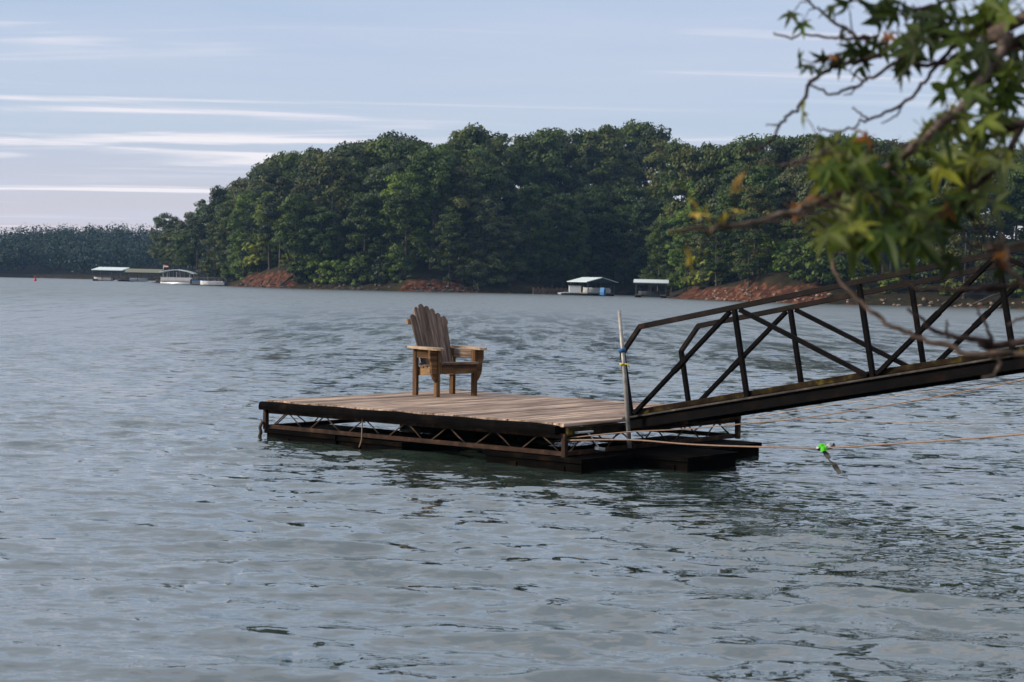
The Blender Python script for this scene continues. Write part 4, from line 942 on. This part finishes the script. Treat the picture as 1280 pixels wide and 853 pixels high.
rope([(925, 521), (990, 514), (1100, 498), (1200, 484), (1280, 472.5)], RC.y, 15.2, 0.0045, 'rope2', 'thin cord rising right beneath the gangway from the far dock corner', RC + Vector((0.03, 0, 0.01)), Vector((10.0, 15.6, 1.2)))
# green ribbon knotted on the tan rope
gY = NC.y + (13.2 - NC.y) * (1030 - 713) / (1280 - 713)
gk = at_y(1031, 560, gY); rb = empty('green_ribbon', Matrix.Translation(gk)); tag(rb, 'bright green ribbon knotted on a rope with dark strips hanging down', 'ribbon')
def strip(name, px, w, mat, tw=0.3):
    pts = smooth_path([at_y(x, y, gY + dy) - gk for x, y, dy in px], 3); v, f = [], []
    for i, p_ in enumerate(pts):
        t = i / (len(pts) - 1); dd = (pts[min(i + 1, len(pts) - 1)] - pts[max(i - 1, 0)]).normalized(); sd = dd.cross(Vector((math.sin(t * tw * 5) * 0.6, 1, 0))).normalized(); nn = dd.cross(sd)
        ww = w[min(len(w) - 1, int(t * len(w)))] / 2
        v += [p_ - sd * ww - nn * 0.003, p_ + sd * ww - nn * 0.003, p_ + sd * ww + nn * 0.003, p_ - sd * ww + nn * 0.003]
    for i in range(len(pts) - 1):
        for k in range(4): f.append((i * 4 + k, i * 4 + (k + 1) % 4, i * 4 + 4 + (k + 1) % 4, i * 4 + 4 + k))
    f += [(3, 2, 1, 0), tuple(range(len(v) - 4, len(v)))]
    obj(name, mesh(name, v, f, M[mat]), rb)
strip('bow_loop', [(1023, 558.5, 0), (1026, 557, -0.02), (1030, 558.5, -0.02), (1029, 562, -0.02), (1026, 562.5, 0)], [0.02, 0.035, 0.035, 0.03], 'green_tape'); strip('bow_loop', [(1026, 560.5, -0.02), (1030, 561.5, -0.03), (1035, 561.5, -0.02)], [0.03, 0.035, 0.025], 'green_tape')
strip('white_tail', [(1033, 559.5, 0), (1036, 556.5, -0.01), (1040, 556, 0)], [0.02, 0.03, 0.03], 'white'); strip('white_tail', [(1024, 558, 0), (1022, 559.5, 0.01), (1021.5, 561, 0.01)], [0.02, 0.02], 'white')
strip('knot', [(1035, 561, 0.0), (1039, 560, -0.01), (1042, 557, 0), (1041, 555.5, 0.01)], [0.02, 0.025, 0.03, 0.03], 'black_tape'); strip('knot', [(1026, 562, 0), (1023, 562.5, 0), (1022, 561, 0)], [0.02, 0.02], 'black_tape')
strip('hanging_strip', [(1029, 563.5, 0), (1032, 567, 0.01), (1035.5, 572, 0), (1036, 574.5, 0), (1038, 577, 0), (1041, 578.5, 0), (1042.5, 581, 0), (1046, 586, 0.01), (1050, 592.5, 0)], [0.03, 0.042, 0.042, 0.012, 0.010, 0.012, 0.035, 0.045, 0.038], 'grey_tape')

# ------------------------------------------------------------------ near bank, landing and the sweetgum tree whose branches hang into the picture
def build_bank():
    sh = [(-40, -24), (-20, -10), (-8, -2), (-3, 1.4), (0, 3.2), (2.4, 5.4), (4.2, 8.6), (6.0, 11.6), (8.8, 16.5), (14, 26), (27, 46), (52, 78), (75, 105), (100, 150)]
    pts = smooth_path([Vector((x, y, 0)) for x, y in sh], 6); ws = [-1.2, -0.3, 0, 0.4, 0.9, 1.6, 2.6, 4, 7, 12, 22, 40]
    V, F = [], []
    for i, p in enumerate(pts):
        d = (pts[min(i + 1, len(pts) - 1)] - pts[max(i - 1, 0)]).normalized(); nn = Vector((d.y, -d.x, 0))
        steep = float(np.interp(p.y, [2, 6, 9, 14], [0.14, 0.25, 0.8, 0.9])); cap = float(np.interp(p.y, [2, 6, 9, 14, 40], [0.6, 1.0, 1.6, 1.65, 2.5]))
        for w in ws:
            q = p + nn * w; z = w * 0.5 if w < 0 else min(cap, steep * w) + 0.03 * w
            V.append((q.x, q.y, z + (0.08 * mnoise.noise(q * 0.8) if w > 0 else 0)))
    n = len(ws)
    for i in range(len(pts) - 1):
        for j in range(n - 1): F.append((i * n + j, (i + 1) * n + j, (i + 1) * n + j + 1, i * n + j + 1)[::-1])
    o = obj('near_bank', mesh('near_bank', V, F, M['bank'], True)); tag(o, 'earth bank the gangway climbs to', 'bank', kind='structure')
build_bank()
ab = empty('landing_block', rotz((end.x, end.y, 0), PH)); tag(ab, 'concrete landing block at the bank end of the gangway', 'landing')
nrm = Vector((-math.sin(0), 1, 0)); bar('footing', ab, (-0.10, GW / 2, 0.75), (1.5, GW / 2, 0.75), 1.7, end.z * 2 - 1.9 if False else 1.65, 'concrete'); bar('sill_plate', ab, (-0.16, -0.2, end.z - 0.16), (-0.16, GW + 0.2, end.z - 0.16), 0.10, 0.05, 'iron')

def star_leaf(seed, size=0.055):
    rng = random.Random(seed); v = [(0, 0, 0)]; lob = [(-118, 0.66), (-62, 0.94), (0, 1.08), (62, 0.94), (118, 0.66)]
    ring = [(-158, 0.22)]
    for i, (a, r) in enumerate(lob):
        r *= rng.uniform(0.88, 1.1); a += rng.uniform(-5, 5)
        ring += [(a - 14, r * 0.58), (a, r), (a + 14, r * 0.58)]
        if i < 4: ring.append(((a + lob[i + 1][0]) / 2, 0.34))
    ring.append((158, 0.22)); curl = rng.uniform(0.1, 0.55); fold = rng.uniform(-0.1, 0.35)
    for a, r in ring:
        x, y = r * math.sin(R(a)), r * math.cos(R(a)); v.append((x * size, y * size, size * (-curl * r * r + fold * abs(x) + rng.uniform(-0.05, 0.05))))
    n = len(ring); f = [(0, i, i + 1) for i in range(1, n)]
    o = len(v); v += [(0.0012, -0.1 * size, 0), (-0.0012, -0.1 * size, 0), (-0.001, -0.75 * size, 0.12 * size), (0.001, -0.75 * size, 0.12 * size)]; f.append((o, o + 1, o + 2, o + 3))
    return v, f
LEAVES = [star_leaf(900 + k) for k in range(7)]
def build_sweetgum():
    base = Vector((2.75, 2.2, 0.30)); o = empty('sweetgum_tree', Matrix.Translation(base)); tag(o, 'sweetgum tree with star shaped leaves hanging in from the upper right', 'tree')
    def loc(p): return p - base
    tp = [base + Vector((0, 0, -0.3)), base + Vector((0.02, 0.02, 1.0)), base + Vector((-0.05, 0.08, 2.4)), base + Vector((0.05, 0.1, 4.2)), base + Vector((0.2, 0.0, 7.0)), base + Vector((0.1, 0.2, 10))]
    tube('trunk', o, [loc(p) for p in smooth_path(tp, 4)], [0.17 * (1 - 0.045 * i) for i in range(21)], 'bark', 12, 0.08)
    fork_hi = base + Vector((-0.05, 0.08, 2.5)); fork_lo = base + Vector((-0.02, 0.05, 1.35))
    B = []
    def br(px, Y0, Y1, r0, r1, mat, root=None, name='branch'):
        n = len(px); pts = [at_y(x, y, Y0 + (Y1 - Y0) * i / (n - 1)) for i, (x, y) in enumerate(px)]
        if root is not None: pts = [root, root.lerp(pts[0], 0.55) + Vector((0, 0, 0.12))] + pts
        pp = smooth_path(pts, 4); m = len(pp); rad = [r0 + (r1 - r0) * i / (m - 1) for i in range(m)]
        pp = [q + Vector((random.gauss(0, 1), 0, random.gauss(0, 1))) * 0.0022 for q in pp]
        ob = tube(name, o, [loc(q) for q in pp], rad, mat, 7, 0.25); B.append((ob, pp)); return ob, pp
    br([(1285, 48), (1250, 62), (1205, 70), (1176, 76), (1145, 82)], 3.05, 3.15, 0.014, 0.004, 'darktwig', fork_hi)
    br([(1285, 20), (1262, 45), (1245, 73), (1207, 128), (1176, 155), (1145, 182), (1106, 213), (1060, 240), (1021, 255), (986, 267), (948, 277), (909, 284), (870, 288), (839, 294)], 3.0, 2.75, 0.0125, 0.0032, 'twig', fork_hi + Vector((0, 0, 0.15)))
    br([(1208, 50), (1192, 60), (1177, 76), (1160, 97), (1145, 117), (1127, 131), (1100, 144), (1082, 150), (1060, 161), (1032, 165), (1021, 160)], 3.15, 3.3, 0.005, 0.0016, 'darktwig')
    br([(1127, 131), (1120, 143), (1102, 157)], 3.22, 3.25, 0.0022, 0.0014, 'darktwig'); br([(1084, 149), (1075, 142), (1066, 135)], 3.25, 3.28, 0.0022, 0.0014, 'darktwig')
    br([(1240, 30), (1208, 44), (1160, 48), (1115, 60), (1095, 70), (1072, 77), (1052, 82), (1032, 89), (1017, 100), (1011, 107), (1005, 125), (992, 140), (977, 155), (967, 172), (952, 184), (924, 190)], 3.2, 3.35, 0.0065, 0.0022, 'darktwig')
    br([(977, 155), (968, 156), (957, 156)], 3.3, 3.3, 0.002, 0.0012, 'darktwig')
    br([(1145, 66), (1122, 78), (1100, 92), (1082, 101), (1070, 109), (1060, 113), (1042, 116), (1025, 111), (1011, 107)], 3.2, 3.3, 0.004, 0.0022, 'darktwig')
    br([(1078, 101), (1069, 95), (1063, 92)], 3.25, 3.28, 0.002, 0.0012, 'darktwig'); br([(1068, 110), (1064, 118), (1056, 118)], 3.25, 3.28, 0.002, 0.0012, 'darktwig')
    br([(1100, 44), (1072, 48), (1050, 48), (1035, 47), (1010, 43), (985, 46), (967, 40)], 3.25, 3.35, 0.0036, 0.0018, 'darktwig')
    br([(1100, 58), (1072, 45), (1055, 35), (1032, 22), (1012, 5), (1004, -6)], 3.25, 3.3, 0.004, 0.002, 'darktwig')
    br([(1210, -6), (1180, 4), (1145, 11), (1120, 15), (1095, 10), (1072, 2), (1055, 4)], 3.2, 3.3, 0.004, 0.002, 'darktwig')
    br([(1285, 440), (1264, 441), (1228, 444), (1194, 436), (1160, 427), (1135, 417), (1109, 404), (1083, 386), (1068, 370), (1050, 350), (1042, 329), (1040, 306), (1043, 290)], 3.15, 3.25, 0.0068, 0.0030, 'twig', fork_lo)
    br([(1285, 428), (1238, 427), (1207, 424), (1186, 420), (1170, 414), (1155, 401), (1132, 385)], 3.1, 3.1, 0.0085, 0.0028, 'darktwig', fork_lo + Vector((0, 0, 0.08)))
    br([(1240, 426), (1232, 408), (1226, 396), (1221, 384)], 3.1, 3.1, 0.0036, 0.002, 'darktwig'); br([(1187, 420), (1183, 408), (1185, 402)], 3.1, 3.1, 0.0028, 0.0018, 'darktwig')
    br([(1285, 356), (1253, 359), (1228, 362), (1197, 364), (1171, 361), (1145, 360), (1125, 352)], 3.1, 3.15, 0.0055, 0.0026, 'darktwig', fork_lo + Vector((0, 0, 0.2)))
    br([(1285, 302), (1253, 306), (1235, 307), (1217, 308)], 3.1, 3.1, 0.005, 0.003, 'twig', fork_lo + Vector((0, 0, 0.35)))
    br([(1285, 362), (1277, 353), (1266, 342), (1258, 326), (1256, 308), (1251, 288)], 3.1, 3.1, 0.0058, 0.0034, 'twig')
    br([(1285, 398), (1270, 400), (1262, 404)], 3.1, 3.1, 0.0036, 0.0024, 'twig'); br([(1252, 444), (1248, 458), (1241, 468), (1228, 473)], 3.12, 3.12, 0.004, 0.002, 'twig')
    br([(1290, 148), (1280, 158), (1253, 201), (1230, 224), (1215, 240), (1203, 256)], 2.95, 2.9, 0.009, 0.004, 'darktwig', fork_hi + Vector((0, 0, -0.3)))
    br([(1025, 195), (1000, 202), (975, 206), (950, 204)], 2.85, 2.8, 0.0026, 0.002, 'twig'); br([(1285, 122), (1262, 122), (1240, 121)], 3.1, 3.1, 0.003, 0.002, 'darktwig')
    # leaves: clusters hang round these picture spots, each leaf on the nearest branch
    rng = random.Random(5); leaves = []
    def cl(x, y, sx, sy, n, tone, Y=3.0, s=1.0):
        for _ in range(n): leaves.append((x + rng.gauss(0, sx), y + rng.gauss(0, sy), Y + rng.gauss(0, 0.10), tone, s * rng.uniform(0.75, 1.2)))
    cl(1160, 22, 26, 15, 13, 'd', 3.15, 1.15); cl(1235, 18, 30, 14, 14, 'g', 3.05, 1.1); cl(1095, 6, 22, 7, 6, 'd', 3.2, 0.8); cl(1262, 62, 20, 18, 10, 'd', 3.05, 1.1)
    cl(1215, 95, 18, 16, 9, 'g', 3.05, 1.0); cl(1262, 112, 20, 18, 9, 'g', 3.05, 1.0); cl(1240, 160, 24, 20, 11, 'y', 2.95); cl(1190, 165, 16, 18, 8, 'y', 2.95); cl(1215, 205, 20, 22, 12, 'y', 2.9)
    cl(1150, 195, 22, 14, 9, 'y', 2.9); cl(1090, 60, 30, 12, 9, 'd', 3.22, 0.7); cl(1130, 75, 16, 12, 6, 'd', 3.2, 0.75); cl(1060, 68, 22, 10, 6, 'd', 3.25, 0.55)
    cl(1030, 195, 13, 22, 11, 'y', 2.85, 0.95); cl(1072, 198, 18, 14, 9, 'g', 2.88); cl(1100, 232, 22, 14, 10, 'g', 2.85); cl(1062, 252, 16, 16, 9, 'y', 2.82); cl(1065, 288, 20, 14, 8, 'y', 2.82, 1.1)
    cl(1125, 262, 24, 18, 11, 'g', 2.85); cl(1175, 255, 22, 20, 9, 'g', 2.9); cl(1095, 300, 16, 10, 4, 'g', 2.82, 1.1); cl(1135, 292, 14, 10, 4, 'd', 2.85, 1.1); cl(1232, 240, 14, 16, 4, 'd', 2.9, 0.9); cl(1180, 295, 10, 12, 2, 'd', 2.9)
    for x, y, t in ((1000, 75, 'g'), (1003, 30, 'g'), (990, 18, 'd'), (1040, 70, 'o'), (1085, 172, 'o'), (1084, 195, 'o'), (1110, 45, 'o'), (993, 262, 'o'), (1017, 246, 'o'), (1065, 302, 'y'), (1176, 272, 'o'), (1187, 262, 'o')): leaves.append((x, y, 2.85 if y > 150 else 3.25, t, 0.6))
    for x, y, t in ((925, 222, 'b'), (921, 240, 'b'), (918, 262, 'b'), (905, 272, 'b'), (868, 268, 'b'), (866, 252, 'b'), (884, 265, 'b'), (861, 318, 'b'), (860, 235, 'g'), (1040, 78, 'o'), (1047, 70, 'o'), (1250, 318, 'o'), (1254, 330, 'o'), (1248, 340, 'd')): leaves.append((x, y, 2.76 if x < 960 else (2.8 if y > 200 else 3.28), t, 0.42))
    cols = {'d': [(0.020, 0.034, 0.007), (0.032, 0.048, 0.009)], 'g': [(0.045, 0.075, 0.012), (0.065, 0.095, 0.015)], 'y': [(0.075, 0.10, 0.014), (0.14, 0.15, 0.018), (0.05, 0.08, 0.013), (0.16, 0.19, 0.08)], 'o': [(0.30, 0.11, 0.025), (0.16, 0.07, 0.03), (0.09, 0.03, 0.02)], 'b': [(0.36, 0.26, 0.05), (0.28, 0.17, 0.05)]}  # leaf colours, with backlit dark and lit yellow put into the greens
    mg = [mesh('leaf', v, f, M['leaf']) for v, f in LEAVES]; md = [mesh('leaf', v, f, M['dryleaf']) for v, f in LEAVES]
    pt = {id(ob): [] for ob, _ in B}; allp = [(q, ob) for ob, pp in B for q in pp]
    for (x, y, Y, tone, s) in leaves:
        P = at_y(x, y, Y); q, ob = min(allp, key=lambda e: (e[0] - P).length_squared)
        if (q - P).length > 0.02:   # stalk from the branch to the leaf
            mid = q.lerp(P, 0.5) + Vector((0, 0, 0.012)); pt[id(ob)].append(tube_vf([loc(q), loc(mid), loc(P)], [0.0016, 0.0012, 0.0008], 4))
        away = (P - q); away.z -= 0.05; away += Vector((rng.gauss(0, 0.03), rng.gauss(0, 0.03), rng.gauss(0, 0.02))); away.normalize()
        nz = Vector((rng.gauss(-0.25, 0.6), rng.gauss(-0.55, 0.5), rng.gauss(0.45, 0.5))); nz = (nz - away * nz.dot(away)).normalized(); xd = away.cross(nz)
        m = frame(loc(P), xd, away, nz) @ Matrix.Scale(s * (0.92 if tone != 'b' else 1.0), 4)
        if tone == 'b': m = m @ Matrix.Diagonal((0.45, 1.5, 1.0, 1))
        lf = obj('leaf', rng.choice(md if tone in 'ob' else mg), ob, m)
        c = rng.choice(cols[tone]); k = rng.uniform(0.75, 1.3); lf.color = (c[0] * k, c[1] * k, c[2] * k, 1)
    for ob, _ in B:
        if pt[id(ob)]:
            v, f = merge(pt[id(ob)]); obj('leaf_stalks', mesh('leaf_stalks', v, f, M['darktwig']), ob).__setitem__('kind', 'stuff')
    # crown above and to the right, outside the picture
    R2 = np.random.default_rng(3); parts = []
    VV, FF = [], []
    for k in range(2600):
        a = R2.uniform(0, 6.28); rr = 2.6 * R2.uniform(0, 1) ** 0.5; P = Vector((2.9 + rr * math.cos(a), 2.2 + rr * 0.9 * math.sin(a), R2.uniform(3.6, 10.0)))
        if P.y > 0.2:
            x, y = to_px(P)
            if x < 1310 and y > -60: continue
        v, f = LEAVES[k % 7]; ax = Vector(R2.normal(size=3)).normalized(); m = Matrix.Translation(loc(P)) @ Matrix.Rotation(R2.uniform(0, 6), 4, ax) @ Matrix.Scale(1.5, 4)
        b = len(VV); VV += [m @ Vector(q) for q in v]; FF += [tuple(i + b for i in q) for q in f]
    c = obj('foliage', mesh('foliage', VV, FF, M['leaf']), o); c['kind'] = 'stuff'; c.color = (0.05, 0.085, 0.015, 1)
    for k in range(9):
        a = R2.uniform(0, 6.28); s = base + Vector((0, 0.1, 3.2 + 0.7 * k)); e = s + Vector((1.9 * math.cos(a), 1.7 * math.sin(a), 0.9)); x, y = to_px(e) if e.y > 0.3 else (2000, 0)
        if x < 1330: e = s + Vector((1.9, -0.4, 0.9))
        tube('limb', o, [loc(s), loc(s.lerp(e, 0.5) + Vector((0, 0, 0.15))), loc(e)], [0.06, 0.04, 0.012], 'bark', 8)
build_sweetgum()

# ------------------------------------------------------------------ haze
def build_haze():
    x0, x1, y0, y1, z0, z1 = -790, 790, -160, 790, -14, 60
    v = [(x, y, z) for z in (z0, z1) for y in (y0, y1) for x in (x0, x1)]
    me = bpy.data.meshes.new('haze'); me.from_pydata(v, [], [(0, 2, 3, 1), (4, 5, 7, 6), (0, 1, 5, 4), (2, 6, 7, 3), (0, 4, 6, 2), (1, 3, 7, 5)])
    m = bpy.data.materials.new('lake_haze'); m.use_nodes = True; t = m.node_tree; t.nodes.clear(); out = t.nodes.new('ShaderNodeOutputMaterial'); pv = t.nodes.new('ShaderNodeVolumePrincipled')
    pv.inputs['Color'].default_value = (0.34, 0.60, 1.0, 1); pv.inputs['Density'].default_value = 0.00014; pv.inputs['Anisotropy'].default_value = 0.2
    t.links.new(pv.outputs[0], out.inputs['Volume']); me.materials.append(m)
    o = obj('haze', me); tag(o, 'thin blue haze over the lake', 'haze', kind='stuff')
build_haze()
